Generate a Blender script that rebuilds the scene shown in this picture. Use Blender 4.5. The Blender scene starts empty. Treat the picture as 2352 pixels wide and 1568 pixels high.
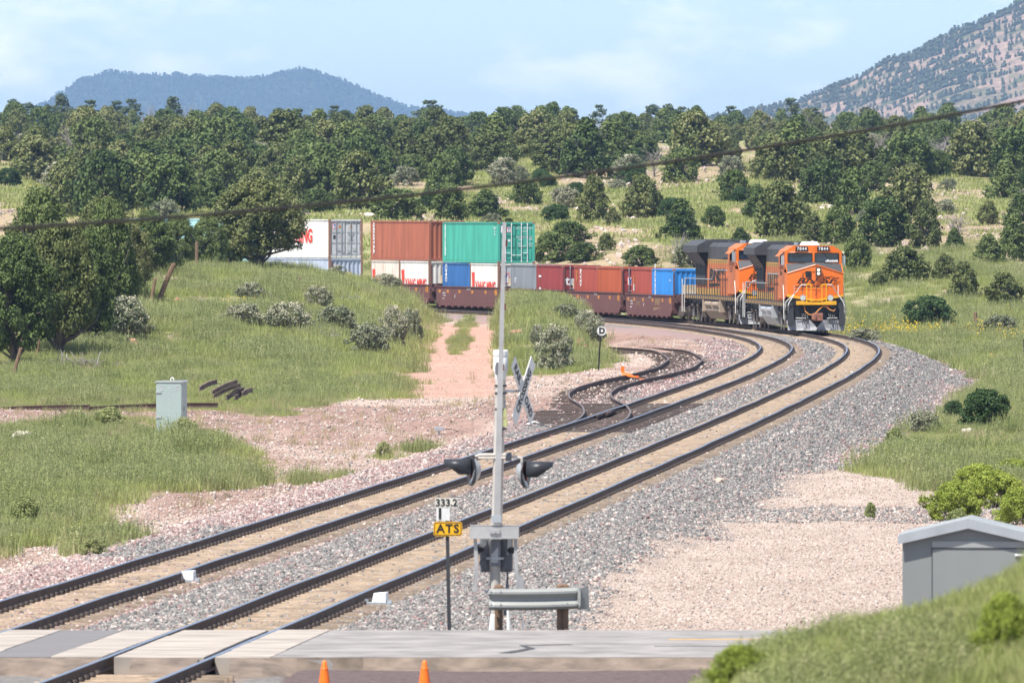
import bpy, bmesh, math, random
import numpy as np
from mathutils import Vector, Matrix
SC = bpy.context.scene
COL = SC.collection
R = math.radians
FP = 20000.0      # focal length in pixels of a 2352 px wide frame
CAMZ = 6.3
HAZE = 0.64e-4
# ------------------------------------------------------------------ camera
cam = bpy.data.cameras.new('camera'); camo = bpy.data.objects.new('camera', cam); COL.objects.link(camo)
cam.sensor_width = 36.0; cam.lens = 36.0*FP/2352.0
cam.clip_start = 1.0; cam.clip_end = 40000.0
camo.location = (0, 0, CAMZ)
camo.rotation_euler = (R(90)-math.atan(284/FP), 0, 0)
cam.dof.use_dof = True; cam.dof.focus_distance = 430.0; cam.dof.aperture_fstop = (cam.lens/1000.0)/0.030
SC.camera = camo
# ------------------------------------------------------------------ sky, sun, exposure
SUN_EL, SUN_AZ = R(60), R(222)          # azimuth clockwise from +Y (view direction)
W = bpy.data.worlds.new('World'); SC.world = W; W.use_nodes = True
nt = W.node_tree; nt.nodes.clear()
def N(t, typ, **kw):
    n = t.nodes.new(typ)
    for k, v in kw.items(): setattr(n, k, v)
    return n
sky = N(nt, 'ShaderNodeTexSky', sky_type='NISHITA', sun_disc=False)
sky.sun_elevation = SUN_EL; sky.sun_rotation = SUN_AZ; sky.altitude = 2000; sky.air_density = 1.0; sky.dust_density = 0.25; sky.ozone_density = 1.5
tc = N(nt, 'ShaderNodeTexCoord')
sep = N(nt, 'ShaderNodeSeparateXYZ'); nt.links.new(tc.outputs['Generated'], sep.inputs[0])
mp = N(nt, 'ShaderNodeMapping'); mp.inputs['Scale'].default_value = (34, 34, 84); mp.inputs['Location'].default_value = (4.7, 2.4, 9.35)
nt.links.new(tc.outputs['Generated'], mp.inputs[0])
nz = N(nt, 'ShaderNodeTexNoise'); nz.inputs['Scale'].default_value = 1.0; nz.inputs['Detail'].default_value = 7; nz.inputs['Roughness'].default_value = 0.55
nt.links.new(mp.outputs[0], nz.inputs[0])
rp = N(nt, 'ShaderNodeValToRGB'); rp.color_ramp.elements[0].position = 0.49; rp.color_ramp.elements[1].position = 0.66
rp.color_ramp.elements[0].color = (0.0, 0.0, 0.0, 1); rp.color_ramp.elements[1].color = (1, 1, 1, 1)
nt.links.new(nz.outputs[0], rp.inputs[0])
mx = N(nt, 'ShaderNodeMix', data_type='RGBA')
tn = N(nt, 'ShaderNodeMix', data_type='RGBA', blend_type='MULTIPLY'); tn.inputs[0].default_value = 1; tn.inputs[7].default_value = (.87, .945, 1.07, 1); nt.links.new(sky.outputs[0], tn.inputs[6])
nt.links.new(rp.outputs[0], mx.inputs[0]); nt.links.new(tn.outputs[2], mx.inputs[6]); mx.inputs[7].default_value = (11.0, 10.9, 11.2, 1)
bg = N(nt, 'ShaderNodeBackground'); bg.inputs[1].default_value = 0.09
nt.links.new(mx.outputs[2], bg.inputs[0])
wo = N(nt, 'ShaderNodeOutputWorld'); nt.links.new(bg.outputs[0], wo.inputs[0])
sl = bpy.data.lights.new('sun', 'SUN'); sl.energy = 5.0; sl.angle = R(0.53); sl.color = (1.0, 0.965, 0.90)
so = bpy.data.objects.new('sun', sl); COL.objects.link(so)
sd = Vector((math.sin(SUN_AZ)*math.cos(SUN_EL), math.cos(SUN_AZ)*math.cos(SUN_EL), math.sin(SUN_EL)))
so.rotation_euler = sd.to_track_quat('Z', 'Y').to_euler(); so.location = (0, 0, 60)
SC.view_settings.view_transform = 'Standard'; SC.view_settings.look = 'None'
SC.view_settings.exposure = 0.68; SC.view_settings.gamma = 1.0
try: SC.view_settings.use_curve_mapping = False
except Exception: pass
SC.cycles.max_bounces = 5; SC.cycles.diffuse_bounces = 2; SC.cycles.glossy_bounces = 2
SC.cycles.transmission_bounces = 2; SC.cycles.volume_bounces = 0; SC.cycles.transparent_max_bounces = 4

# ------------------------------------------------------------------ helpers
rng = np.random.default_rng(7)
def _h(ix, iy, s):
    n = (ix.astype(np.int64)*374761393 + iy.astype(np.int64)*668265263 + s*1442695041) & 0xffffffff
    n = ((n ^ (n >> 13))*1274126177) & 0xffffffff
    n = (n ^ (n >> 16)) & 0xffff
    return n/65535.0
def vnoise(x, y, s=0):
    x = np.asarray(x, float); y = np.asarray(y, float)
    ix = np.floor(x); iy = np.floor(y); fx = x-ix; fy = y-iy
    fx = fx*fx*(3-2*fx); fy = fy*fy*(3-2*fy)
    a = _h(ix, iy, s); b = _h(ix+1, iy, s); c = _h(ix, iy+1, s); d = _h(ix+1, iy+1, s)
    return (a*(1-fx)+b*fx)*(1-fy)+(c*(1-fx)+d*fx)*fy
def fbm(x, y, s=0, o=4):
    t = 0; a = 1; f = 1; n = 0
    for k in range(o): t = t+a*vnoise(np.asarray(x)*f, np.asarray(y)*f, s+k*17); n += a; a *= .5; f *= 2.03
    return t/n
def sst(a, b, x):
    t = np.clip((np.asarray(x, float)-a)/(b-a), 0, 1); return t*t*(3-2*t)
def link(o, parent=None):
    COL.objects.link(o)
    if parent is not None: o.parent = parent
    return o
def tag(o, label=None, cat=None, group=None, kind=None):
    if label: o['label'] = label
    if cat: o['category'] = cat
    if group: o['group'] = group
    if kind: o['kind'] = kind
    return o
def empty(name, loc, rz=0, label=None, cat=None, group=None):
    o = bpy.data.objects.new(name, None); link(o); o.location = loc; o.rotation_euler = (0, 0, rz)
    o.empty_display_size = .3
    return tag(o, label, cat, group)
def copy_tree(o, parent=None):
    c = o.copy(); COL.objects.link(c)
    if parent is not None: c.parent = parent
    for ch in list(o.children): copy_tree(ch, c)
    return c
class MB:
    def __init__(s): s.v = []; s.f = []; s.m = []
    def add(s, vs, fs, m=0):
        n = len(s.v); s.v.extend([tuple(p) for p in vs])
        for f in fs: s.f.append([n+i for i in f]); s.m.append(m)
        return s
    def hexa(s, p, m=0):   # p: 4 bottom (ccw) + 4 top
        return s.add(p, [(3,2,1,0),(4,5,6,7),(0,1,5,4),(1,2,6,5),(2,3,7,6),(3,0,4,7)], m)
    def box(s, x0, x1, y0, y1, z0, z1, m=0):
        return s.hexa([(x0,y0,z0),(x1,y0,z0),(x1,y1,z0),(x0,y1,z0),(x0,y0,z1),(x1,y0,z1),(x1,y1,z1),(x0,y1,z1)], m)
    def prism(s, pts, axis, a, b, m=0):
        n = len(pts)
        def P(p, t):
            if axis == 'x': return (t, p[0], p[1])
            if axis == 'y': return (p[0], t, p[1])
            return (p[0], p[1], t)
        vs = [P(p, a) for p in pts]+[P(p, b) for p in pts]
        fs = [tuple(range(n))[::-1], tuple(range(n, 2*n))]+[(i, (i+1) % n, n+(i+1) % n, n+i) for i in range(n)]
        return s.add(vs, fs, m)
    def tube(s, pts, r, n=6, m=0, caps=True):
        pts = [Vector(p) for p in pts]; k = len(pts); rs = r if isinstance(r, (list, tuple)) else [r]*k
        base = len(s.v); up = Vector((0, 0, 1))
        for i, p in enumerate(pts):
            d = (pts[min(i+1, k-1)]-pts[max(i-1, 0)]).normalized()
            a = d.cross(up)
            if a.length < .05: a = d.cross(Vector((1, 0, 0)))
            a.normalize(); b = a.cross(d)
            for j in range(n):
                t = 2*math.pi*(j+.5)/n
                s.v.append(tuple(p+a*math.cos(t)*rs[i]+b*math.sin(t)*rs[i]))
        for i in range(k-1):
            for j in range(n):
                q = base+i*n; s.f.append([q+j, q+(j+1) % n, q+n+(j+1) % n, q+n+j]); s.m.append(m)
        if caps:
            s.f.append([base+j for j in range(n)][::-1]); s.m.append(m)
            s.f.append([base+(k-1)*n+j for j in range(n)]); s.m.append(m)
        return s
    def cyl(s, p0, p1, r0, r1=None, n=16, m=0): return s.tube([p0, p1], [r0, r0 if r1 is None else r1], n, m)
    def quad(s, a, b, c, d, m=0): return s.add([a, b, c, d], [(0, 1, 2, 3)], m)
    def build(s, name, mats, parent=None, smooth=False, bevel=0):
        me = bpy.data.meshes.new(name); me.from_pydata(s.v, [], s.f)
        if not isinstance(mats, (list, tuple)): mats = [mats]
        for mm in mats: me.materials.append(mm)
        if len(mats) > 1: me.polygons.foreach_set('material_index', s.m)
        bm = bmesh.new(); bm.from_mesh(me); bmesh.ops.recalc_face_normals(bm, faces=bm.faces); bm.to_mesh(me); bm.free()
        if smooth:
            me.polygons.foreach_set('use_smooth', [True]*len(me.polygons))
            try: me.set_sharp_from_angle(angle=R(40))
            except Exception: pass
        o = bpy.data.objects.new(name, me); link(o, parent)
        if bevel:
            b = o.modifiers.new('bevel', 'BEVEL'); b.width = bevel; b.segments = 2; b.limit_method = 'ANGLE'
        return o
def np_mesh(name, V, F, mats, parent=None, mi=None, attrs=None):
    V = np.asarray(V, np.float32); F = np.asarray(F, np.int32)
    me = bpy.data.meshes.new(name); me.vertices.add(len(V)); me.vertices.foreach_set('co', V.ravel())
    k = F.shape[1]; me.loops.add(F.size); me.loops.foreach_set('vertex_index', F.ravel())
    me.polygons.add(len(F)); me.polygons.foreach_set('loop_start', np.arange(0, F.size, k, dtype=np.int32))
    try: me.polygons.foreach_set('loop_total', np.full(len(F), k, np.int32))
    except Exception: pass
    for mm in (mats if isinstance(mats, (list, tuple)) else [mats]): me.materials.append(mm)
    if mi is not None: me.polygons.foreach_set('material_index', np.asarray(mi, np.int32))
    me.update(calc_edges=True)
    if attrs:
        for an, av in attrs.items():
            av = np.asarray(av, np.float32)
            if av.ndim == 1:
                at = me.attributes.new(an, 'FLOAT', 'POINT'); at.data.foreach_set('value', av)
            else:
                at = me.attributes.new(an, 'FLOAT_VECTOR', 'POINT'); at.data.foreach_set('vector', av.ravel())
    o = bpy.data.objects.new(name, me); 
    if parent != 'nolink': link(o, parent)
    return o
# ------------------------------------------------------------------ materials
def newmat(name):
    m = bpy.data.materials.new(name); m.use_nodes = True
    t = m.node_tree; b = t.nodes['Principled BSDF']; return m, t, b
def L(t, a, b): t.links.new(a, b)
def pmat(name, col, rough=.6, metal=0.0, var=.12, scale=6.0, rust=0.0, rustcol=(.16,.07,.03), spec=.4, dirt=0.0, stretch=(1,1,1), bump=0.0):
    """paint / plain surface with grain, wear and optional rust patches"""
    m, t, b = newmat(name)
    b.inputs['Roughness'].default_value = rough; b.inputs['Metallic'].default_value = metal
    b.inputs['Specular IOR Level'].default_value = spec
    tc = N(t, 'ShaderNodeTexCoord'); mp = N(t, 'ShaderNodeMapping'); mp.inputs['Scale'].default_value = [scale*k for k in stretch]
    L(t, tc.outputs['Object'], mp.inputs[0])
    nz = N(t, 'ShaderNodeTexNoise'); nz.inputs['Scale'].default_value = 1; nz.inputs['Detail'].default_value = 5; L(t, mp.outputs[0], nz.inputs[0])
    r = N(t, 'ShaderNodeMapRange'); r.inputs['From Min'].default_value = .3; r.inputs['From Max'].default_value = .7
    r.inputs['To Min'].default_value = 1-var; r.inputs['To Max'].default_value = 1+var; L(t, nz.outputs[0], r.inputs[0])
    mu = N(t, 'ShaderNodeMix', data_type='RGBA', blend_type='MULTIPLY'); mu.inputs[0].default_value = 1
    mu.inputs[6].default_value = (*col, 1); L(t, r.outputs[0], mu.inputs[7]); out = mu.outputs[2]
    if rust > 0 or dirt > 0:
        n2 = N(t, 'ShaderNodeTexNoise'); n2.inputs['Scale'].default_value = 2.3; n2.inputs['Detail'].default_value = 8; n2.inputs['Roughness'].default_value = .7
        L(t, mp.outputs[0], n2.inputs[0])
        a = rust if rust > 0 else dirt
        rr = N(t, 'ShaderNodeMapRange'); rr.inputs['From Min'].default_value = .74-.3*a; rr.inputs['From Max'].default_value = .84-.2*a
        L(t, n2.outputs[0], rr.inputs[0])
        m2 = N(t, 'ShaderNodeMix', data_type='RGBA'); L(t, rr.outputs[0], m2.inputs[0]); L(t, out, m2.inputs[6]); m2.inputs[7].default_value = (*rustcol, 1); out = m2.outputs[2]
    L(t, out, b.inputs['Base Color'])
    if bump:
        bp = N(t, 'ShaderNodeBump'); bp.inputs['Strength'].default_value = bump; bp.inputs['Distance'].default_value = .03; L(t, nz.outputs[0], bp.inputs['Height']); L(t, bp.outputs[0], b.inputs['Normal'])
    return m
def rampmat(name, cols, rough=.9, source='random', attr=None, scale=3.0, trans=0.0):
    """colour chosen from a ramp: by instance (random), by object noise, or both"""
    m, t, b = newmat(name); b.inputs['Roughness'].default_value = rough; b.inputs['Specular IOR Level'].default_value = .25
    cr = N(t, 'ShaderNodeValToRGB'); e = cr.color_ramp.elements
    while len(e) < len(cols): e.new(.5)
    for i, c in enumerate(cols): e[i].position = i/(len(cols)-1); e[i].color = (*c, 1)
    oi = N(t, 'ShaderNodeObjectInfo')
    if source == 'random': L(t, oi.outputs['Random'], cr.inputs[0])
    else:
        g = N(t, 'ShaderNodeNewGeometry'); nz = N(t, 'ShaderNodeTexNoise'); nz.inputs['Scale'].default_value = scale; nz.inputs['Detail'].default_value = 3
        tc = N(t, 'ShaderNodeTexCoord'); L(t, tc.outputs['Object'], nz.inputs[0])
        a = N(t, 'ShaderNodeMath', operation='MULTIPLY_ADD'); L(t, g.outputs['Random Per Island'], a.inputs[0]); a.inputs[1].default_value = .55
        a2 = N(t, 'ShaderNodeMath', operation='MULTIPLY_ADD'); L(t, nz.outputs[0], a2.inputs[0]); a2.inputs[1].default_value = .9; a2.inputs[2].default_value = -.38
        L(t, a2.outputs[0], a.inputs[2])
        a3 = N(t, 'ShaderNodeMath', operation='MULTIPLY_ADD'); L(t, oi.outputs['Random'], a3.inputs[0]); a3.inputs[1].default_value = .45; L(t, a.outputs[0], a3.inputs[2])
        L(t, a3.outputs[0], cr.inputs[0])
    L(t, cr.outputs[0], b.inputs['Base Color'])
    if trans > 0:
        tr = N(t, 'ShaderNodeBsdfTranslucent'); L(t, cr.outputs[0], tr.inputs[0]); ms = N(t, 'ShaderNodeMixShader'); ms.inputs[0].default_value = trans
        L(t, b.outputs[0], ms.inputs[1]); L(t, tr.outputs[0], ms.inputs[2]); L(t, ms.outputs[0], t.nodes['Material Output'].inputs[0])
    return m
M = {}
M['steel'] = pmat('rail_steel', (.42,.45,.50), .32, .9, .06)
M['railside'] = pmat('rail_side_rust', (.105,.070,.052), .8, 0, .35, 2.5, rust=.6, rustcol=(.22,.11,.065))
M['scrap'] = pmat('weathered_scrap_rail', (.17,.125,.10), .8, 0, .35, 3, rust=.5, rustcol=(.26,.20,.15))
M['oldrail'] = pmat('old_rail_rust', (.075,.048,.038), .85, 0, .3, 3, rust=.5, rustcol=(.16,.08,.05))
M['sidetop'] = pmat('dull_rail_head', (.17,.13,.11), .5, .4, .25, 3)
M['tie_conc'] = pmat('concrete_tie', (.30,.225,.16), .9, 0, .35, 3, dirt=.55, rustcol=(.19,.115,.075))
M['tie_wood'] = pmat('tarred_timber_tie', (.085,.062,.052), .9, 0, .4, 5, rust=.4, rustcol=(.2,.15,.12), stretch=(1,5,5))
M['clip'] = pmat('rail_clip_steel', (.045,.032,.028), .7)
M['conc'] = pmat('crossing_concrete', (.36,.315,.27), .85, 0, .30, 1.5, rust=.4, rustcol=(.40,.24,.15), stretch=(.5,2,1))
M['white'] = pmat('white_paint', (.78,.78,.76), .5, 0, .05)
M['galv'] = pmat('galvanised_steel', (.50,.52,.53), .42, .55, .10, 3, stretch=(1,1,.3))
M['wbeam'] = pmat('weathered_beam_steel', (.30,.305,.29), .62, .15, .15, 3, stretch=(.3, 1, 2))
M['alu'] = pmat('weathered_aluminium_paint', (.42,.41,.40), .5, .3, .12, 4, rust=.12, rustcol=(.2,.13,.09))
M['mastpaint'] = pmat('mast_silver_paint', (.52,.48,.43), .55, .15, .12, 4, rust=.2, rustcol=(.28,.17,.11))
M['sign_white'] = pmat('sign_white', (.66,.66,.63), .45, 0, .05)
M['sign_yel'] = pmat('sign_yellow', (.80,.42,.01), .45, 0, .04)
M['black'] = pmat('black_paint', (.012,.012,.013), .5, 0, .2)
M['dark'] = pmat('dark_grey_casting', (.05,.052,.056), .55, .2, .2)
M['hood'] = pmat('black_visor_paint', (.035,.037,.042), .38, .1, .1)
M['greybox'] = pmat('gate_machine_grey', (.17,.175,.19), .5, .2, .15)
M['red_lens'] = pmat('red_lens', (.35,.02,.015), .2)
M['wood'] = pmat('weathered_wood', (.19,.12,.075), .9, 0, .4, 5, rust=.4, rustcol=(.09,.05,.035), stretch=(4,4,.5), bump=.5)
M['cone'] = pmat('orange_plastic', (.85,.16,.01), .45)
M['cable'] = pmat('cable_rubber', (.035,.028,.025), .8)
M['asph'] = pmat('asphalt_pale', (.255,.235,.22), .9, 0, .28, 1.2, dirt=.4, rustcol=(.17,.155,.145), bump=.3)
M['asph_d'] = pmat('asphalt_patch_dark', (.17,.16,.158), .9, 0, .15, 2, stretch=(.3,2,1))
M['tarbits'] = pmat('black_asphalt_crumbs', (.06,.06,.062), .95, 0, .4, 8)
M['shoulder'] = pmat('road_shoulder_earth', (.175,.135,.105), .95, 0, .35, 3, bump=.5)
M['roadline'] = pmat('faded_yellow_line', (.60,.33,.05), .8, 0, .3, 10)
M['rock'] = pmat('pale_rock', (.50,.38,.30), .9, 0, .25, 6, bump=.6)
M['whiterock'] = pmat('white_rock', (.62,.54,.47), .9, 0, .2, 6, bump=.6)
M['redrock'] = pmat('red_rock', (.42,.22,.16), .9, 0, .25, 6, bump=.6)
M['bark'] = pmat('juniper_bark', (.13,.105,.09), .9, 0, .3, 4, stretch=(3,3,.6))
M['deadwood'] = pmat('grey_deadwood', (.26,.235,.225), .9, 0, .25, 4)
M['branch'] = pmat('dark_branch', (.085,.065,.055), .9, 0, .3, 4)
# ------------------------------------------------------------------ track centre line (the right-hand, train track)
_sy = np.array([20, 161, 254, 293, 342, 381, 406, 421, 443, 457, 480, 506, 550, 581, 620, 660, 700, 760])
_ss = np.array([.0850, .0840, .0800, .0760, .0730, .0660, .0450, .0150, -.030, -.065, -.100, -.170, -.295, -.370, -.577, -.78, -1.07, -1.7])
CY = np.arange(20, 760.5, 1.0)
_sl = np.interp(CY, _sy, _ss)
CX = np.concatenate([[0], np.cumsum((_sl[1:]+_sl[:-1])/2)]); CX += 5.62-np.interp(254.5, CY, CX)
_n = np.sqrt(1+_sl**2); CTX = _sl/_n; CTY = 1/_n
CS = np.concatenate([[0], np.cumsum(np.hypot(np.diff(CX), np.diff(CY)))]); CS -= np.interp(457, CY, CS)
def railz(Y): return np.interp(Y, [0, 350, 457, 550, 581, 650, 900], [0, 0, .25, .45, .62, .8, .8])
def curve_at(s, off=0.0):
    """point and unit tangent on the line at arc length s (0 at the lead engine's front), off metres to the right"""
    x = np.interp(s, CS, CX); y = np.interp(s, CS, CY); tx = np.interp(s, CS, CTX); ty = np.interp(s, CS, CTY)
    return x+off*ty, y-off*tx, tx, ty
def lateral(X, Y):
    """signed distance from the train track's centre (right positive) and the line's Y there"""
    X = np.asarray(X, float).ravel(); Y = np.asarray(Y, float).ravel()
    d = np.empty_like(X); yy = np.empty_like(X); st = 4
    cx, cy, tx, ty = CX[::st], CY[::st], CTX[::st], CTY[::st]
    for a in range(0, len(X), 20000):
        x = X[a:a+20000, None]; y = Y[a:a+20000, None]
        q = (x-cx)**2+(y-cy)**2; i = q.argmin(1); r = np.arange(len(i))
        dx = X[a:a+20000]-cx[i]; dy = Y[a:a+20000]-cy[i]
        lat = dx*ty[i]-dy*tx[i]; lon = dx*tx[i]+dy*ty[i]
        far = np.abs(lon) > 6
        dd = np.where(far, np.sign(lat)*np.sqrt(q[r, i]), lat)
        d[a:a+20000] = dd; yy[a:a+20000] = cy[i]+lon*ty[i]
    return d, yy
def ground(X, Y, d=None, yy=None):
    X = np.asarray(X, float); Y = np.asarray(Y, float); sh = X.shape; X = X.ravel(); Y = Y.ravel()
    if d is None: d, yy = lateral(X, Y)
    e = railz(yy)
    und = (fbm(X/6, Y/14, 3, 3)-.5)*.30
    sid = sst(268, 290, Y)*(1-sst(445, 470, Y))
    # left of the line: ballast shoulder, flat yard
    lw = 6.2+sid*4.0
    zl = e-.205-(.38+.02*und)*sst(0, 2.6, -d-lw)+und*sst(1, 6, -d-lw)
    dr = .28+.55*sst(225, 330, Y)
    zr = e-.205-dr*sst(1.7, 4.6, d)+und*sst(4, 9, d)
    z = np.where(d < -3, zl, zr)
    # low hill inside the bend, left of the dirt road
    A = np.interp(-X, [4.4, 5.1, 6.2, 8, 10, 14, 20, 40], [0, .55, 1.7, 2.3, 2.75, 3.15, 3.45, 3.9])
    A = A*sst(325, 520, Y+(fbm(X/14, Y/30, 9, 3)-.5)*60)*sst(6.5, 14, -d)*(d < 0)
    A = A*(1+.25*(fbm(X/5, Y/12, 21, 3)-.5))
    z = z+A
    # small mound between dirt road and the yard
    mo = 2.15*sst(366, 430, Y)*sst(-1.0, .2, X)*(1-sst(1.6, 4.4, X-(Y-400)*.012))*sst(7.2, 11.5, -d)*(1+.3*(fbm(X/2, Y/6, 5, 3)-.5))
    z = z+mo*(d < 0)
    # hillside beyond the train
    H = np.interp(Y, [400, 440, 520, 600, 700, 850, 1000, 1200, 1400, 1500, 1800, 2600, 9000, 20000], [0, 0, .9, 3.4, 7.0, 10.6, 14.0, 17.3, 19.4, 19.8, 12, 6, 0, 0])
    H = H+(fbm(X/34, Y/90, 31, 4)-.5)*sst(620, 900, Y)*3.4+(fbm(X/9, Y/25, 37, 3)-.5)*1.5*sst(560, 700, Y)
    z = z+H*sst(4, 42, d)*(d > 0)
    # ditch under the near road verge, bank the camera stands on, grassy mound at lower right
    z = z-.22*sst(126, 117, Y)*(d < 2.4)
    ramp = np.interp(X, [-6, -1.5, .5, 1.2, 1.6, 2.2, 2.8, 3.6, 5, 9], [0, .4, 1.7, 2.62, 3.05, 3.28, 3.45, 3.78, 4.3, 4.8])
    prof = np.interp(Y, [0, 30, 45, 58, 62, 75, 92], [.55, .6, .80, 1.0, .99, .55, 0])
    nb = ramp*prof+(fbm(X/.8, Y/2.5, 50, 3)-.5)*.25*sst(90, 70, Y)*sst(.5, 1.2, X)
    z = np.where(Y < 92, np.maximum(z, nb), z)
    z = z+3.6*sst(26, 6, Y)*sst(2.0, -2.0, X)
    # keep the ground below the road slab
    road = sst(124.2, 124.7, Y)*(1-sst(134.2, 136.2, Y))
    z = np.where((Y < 124.6) & (Y > 95) & (d > 2.1), np.maximum(z, -.13-.025*(124.6-Y)+und*.3), z)
    z = z*(1-road)+np.minimum(z, -.33)*road
    return z.reshape(sh)
def gz(x, y): return float(ground(np.array([x]), np.array([y]))[0])
def sight(px, py):
    """where on the ground does the photograph's point (px, py) lie (2352 px frame)"""
    Y = np.arange(100, 1700, 1.5); X = (px-1176)/FP*Y; zl = CAMZ-(py-500)/FP*Y
    g = ground(X, Y); k = np.where(zl <= g)[0]
    i = k[0] if len(k) else len(Y)-1
    if i > 0:
        a = zl[i-1]-g[i-1]; b = g[i]-zl[i]; t = a/(a+b+1e-9); y = Y[i-1]+1.5*t
    else: y = Y[0]
    x = (px-1176)/FP*y; return x, y, gz(x, y)
def flat(px, py, z=-.5):
    y = FP*(CAMZ-z)/(py-500); return ((px-1176)*y/FP, y)
def inpoly(X, Y, poly):
    r = np.zeros(X.shape, bool); n = len(poly)
    for i in range(n):
        x0, y0 = poly[i]; x1, y1 = poly[(i+1) % n]
        c = ((y0 > Y) != (y1 > Y)); r ^= c & (X < (x1-x0)*(Y-y0)/(y1-y0+1e-12)+x0)
    return r
P_near = [flat(*p) for p in [(-300,1275),(0,1247),(56,1236),(148,1203),(208,1166),(274,1132),(371,1121),(482,1112),(538,1088),(556,1066),(540,1046),(490,1018),(445,984),(363,973),(297,954),(222,947),(148,969),(0,980),(-400,985)]]
P_p1 = [flat(*p) for p in [(660,1104),(710,1094),(780,1088),(800,1096),(770,1106),(700,1110)]]
P_p2 = [flat(*p) for p in [(180,1260),(210,1235),(250,1250),(300,1255),(240,1278),(190,1285)]]
P_p3 = [flat(*p) for p in [(845,1042),(870,1022),(930,1022),(990,1028),(950,1040),(880,1052)]]
P_mid = [flat(*p) for p in [(-500,931),(0,931),(500,936),(600,947),(670,947),(694,927),(790,915),(870,907),(917,891)]]+[(-5.0,352),(-4.9,400),(-5.0,460),(-5.0,575),(-200,700),(-200,300)]
def zones(X, Y, d, yy):
    """0..1 covers: ballast (grey), pinkb (pink ballast), sand (fines between rails), pale (gravel pad), earth (red dirt), road (pink dirt road), grass, hill"""
    sh = X.shape; X = X.ravel(); Y = Y.ravel()
    jx = X+(fbm(X/1.2, Y/4, 61, 3)-.5)*1.6; jy = Y+(fbm(X/1.2, Y/4, 67, 3)-.5)*9
    n1 = fbm(X/1.5, Y/6, 71, 4); n2 = fbm(X/.5, Y/2, 73, 3); n3 = fbm(X/7, Y/25, 79, 4)
    Z = {}
    grass = 0
    for kx, ky in ((0, 0), (.35, 2), (-.35, -2), (.8, -1), (-.8, 1)):
        grass = grass+.2*(inpoly(jx+kx, jy+ky, P_near) | inpoly(jx+kx, jy+ky, P_mid))
    j2 = Y+(jy-Y)*.3
    grass = np.maximum(grass, .5*(inpoly(jx, j2, P_p1) | inpoly(jx, j2, P_p2) | inpoly(jx, j2, P_p3))*sst(.42, .56, fbm(X/.7, Y/2.5, 97, 3)))
    grass = grass*(.35+.65*sst(.25, .45, fbm(X/1.6, Y/5, 88, 4)))
    strip = ((np.abs(X+2.75) < .30+.18*np.sin(Y/9)) & (Y > 425) & (Y < 570) & (d < -3))
    mound = (jx > -.45) & (jx < 4.2-(Y-370)*.0) & (Y > 374) & (d < -10.5)
    grass = np.maximum(grass, np.maximum(strip, mound))
    rb = np.interp(Y, [0, 205, 215, 232, 280, 400, 430, 470], [99, 99, 8.4, 5.6, 5.0, 5.4, 4.2, 3.6])
    dj = d+(fbm(X/1.5, Y/7, 83, 3)-.5)*1.6
    right = sst(-.2, .5, dj-rb)
    grass = np.maximum(grass, right)
    fore = sst(96, 90, Y)*sst(-1.5, 1, X); grass = np.maximum(grass, fore)
    grass *= 1-((np.abs(d) < 2.2) | (np.abs(d+4.1) < 2.2))
    hill = sst(530, 640, Y)*(d > 4)
    Z['grass'] = grass*(1-.75*sst(.60, .70, fbm(X/1.1, Y/5, 93, 3))*(hill < .3))*(1-.85*hill*sst(.46, .60, n3+.25*(n1-.5)+.05*sst(0, 30, X)))
    Z['hill'] = hill
    inner = ((np.abs(d) < .72) | (np.abs(d+4.1) < .72))
    out = np.maximum(np.clip(1-np.abs(np.abs(d)-1.05)/.42, 0, 1), np.clip(1-np.abs(np.abs(d+4.1)-1.05)/.42, 0, 1))
    Z['sand'] = np.where(inner, np.clip(.75+1.2*(n1-.5)+.5*(n2-.5), 0, 1), out*np.clip(.75+1.0*(n1-.45), 0, 1))*(Y > 100)
    # wooden-tie turnout keeps dark, no fines
    tb = sst(255, 262, Y)*(1-sst(302, 315, Y))*((d > -9) & (d < -2.7)); Z['sand'] *= 1-tb
    band = ((d > -2.1-.0*Y) & (d < -1.05) & (Y < 240))
    bal = ((d > -7.4) & (d < 5.2)).astype(float)
    Z['ballast'] = bal*(1-Z['sand'])
    pk = sst(.42, .58, n3*.5+n1*.5+.10*sst(300, 150, Y)*(d < -2.0))*(d < -2.7)+sst(6.0, 7.4, -d)*(d < -5.9)+.8*sst(3.4, 4.6, d)*sst(.4, .6, n1)*(Y > 200)
    Z['pinkb'] = np.clip(pk, 0, 1)*bal
    Z['pale'] = (sst(-.5, .5, d-np.interp(Y, [120, 134, 150, 168, 188, 235], [5.8, 5.3, 4.3, 3.7, 3.9, 4.2])+1.6*(n1-.5)+1.2*(n2-.5))*(Y < 235))*(1-.75*((np.abs(Y-196-6*n1) < 5) & (d < 12)))
    Z['ballast'] = Z['ballast']*(1-Z['pale']); Z['pinkb'] = Z['pinkb']*(1-Z['pale'])
    Z['road'] = ((jx > -5.2) & (jx < -.6) & (Y > 335) & (d < -9.5)).astype(float)
    Z['earth'] = np.clip((d < -7.4)*1.0*sst(.40, .62, n3*.6+n1*.4+.05*((Y > 255) & (Y < 320))+.17*sst(276, 288, Y)*(1-sst(308, 322, Y))*sst(-22, -14, X)), 0, 1)
    Z['tar'] = (((Y > 133.5) & (Y < 134.9+1.6*n1) & (np.abs(d) > 2.6)) ).astype(float)*.8
    Z['wornred'] = ((Y < 124.4) & (Y > 95) & (d > 1.9)).astype(float)
    return {k: v.reshape(sh) for k, v in Z.items()}
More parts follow.
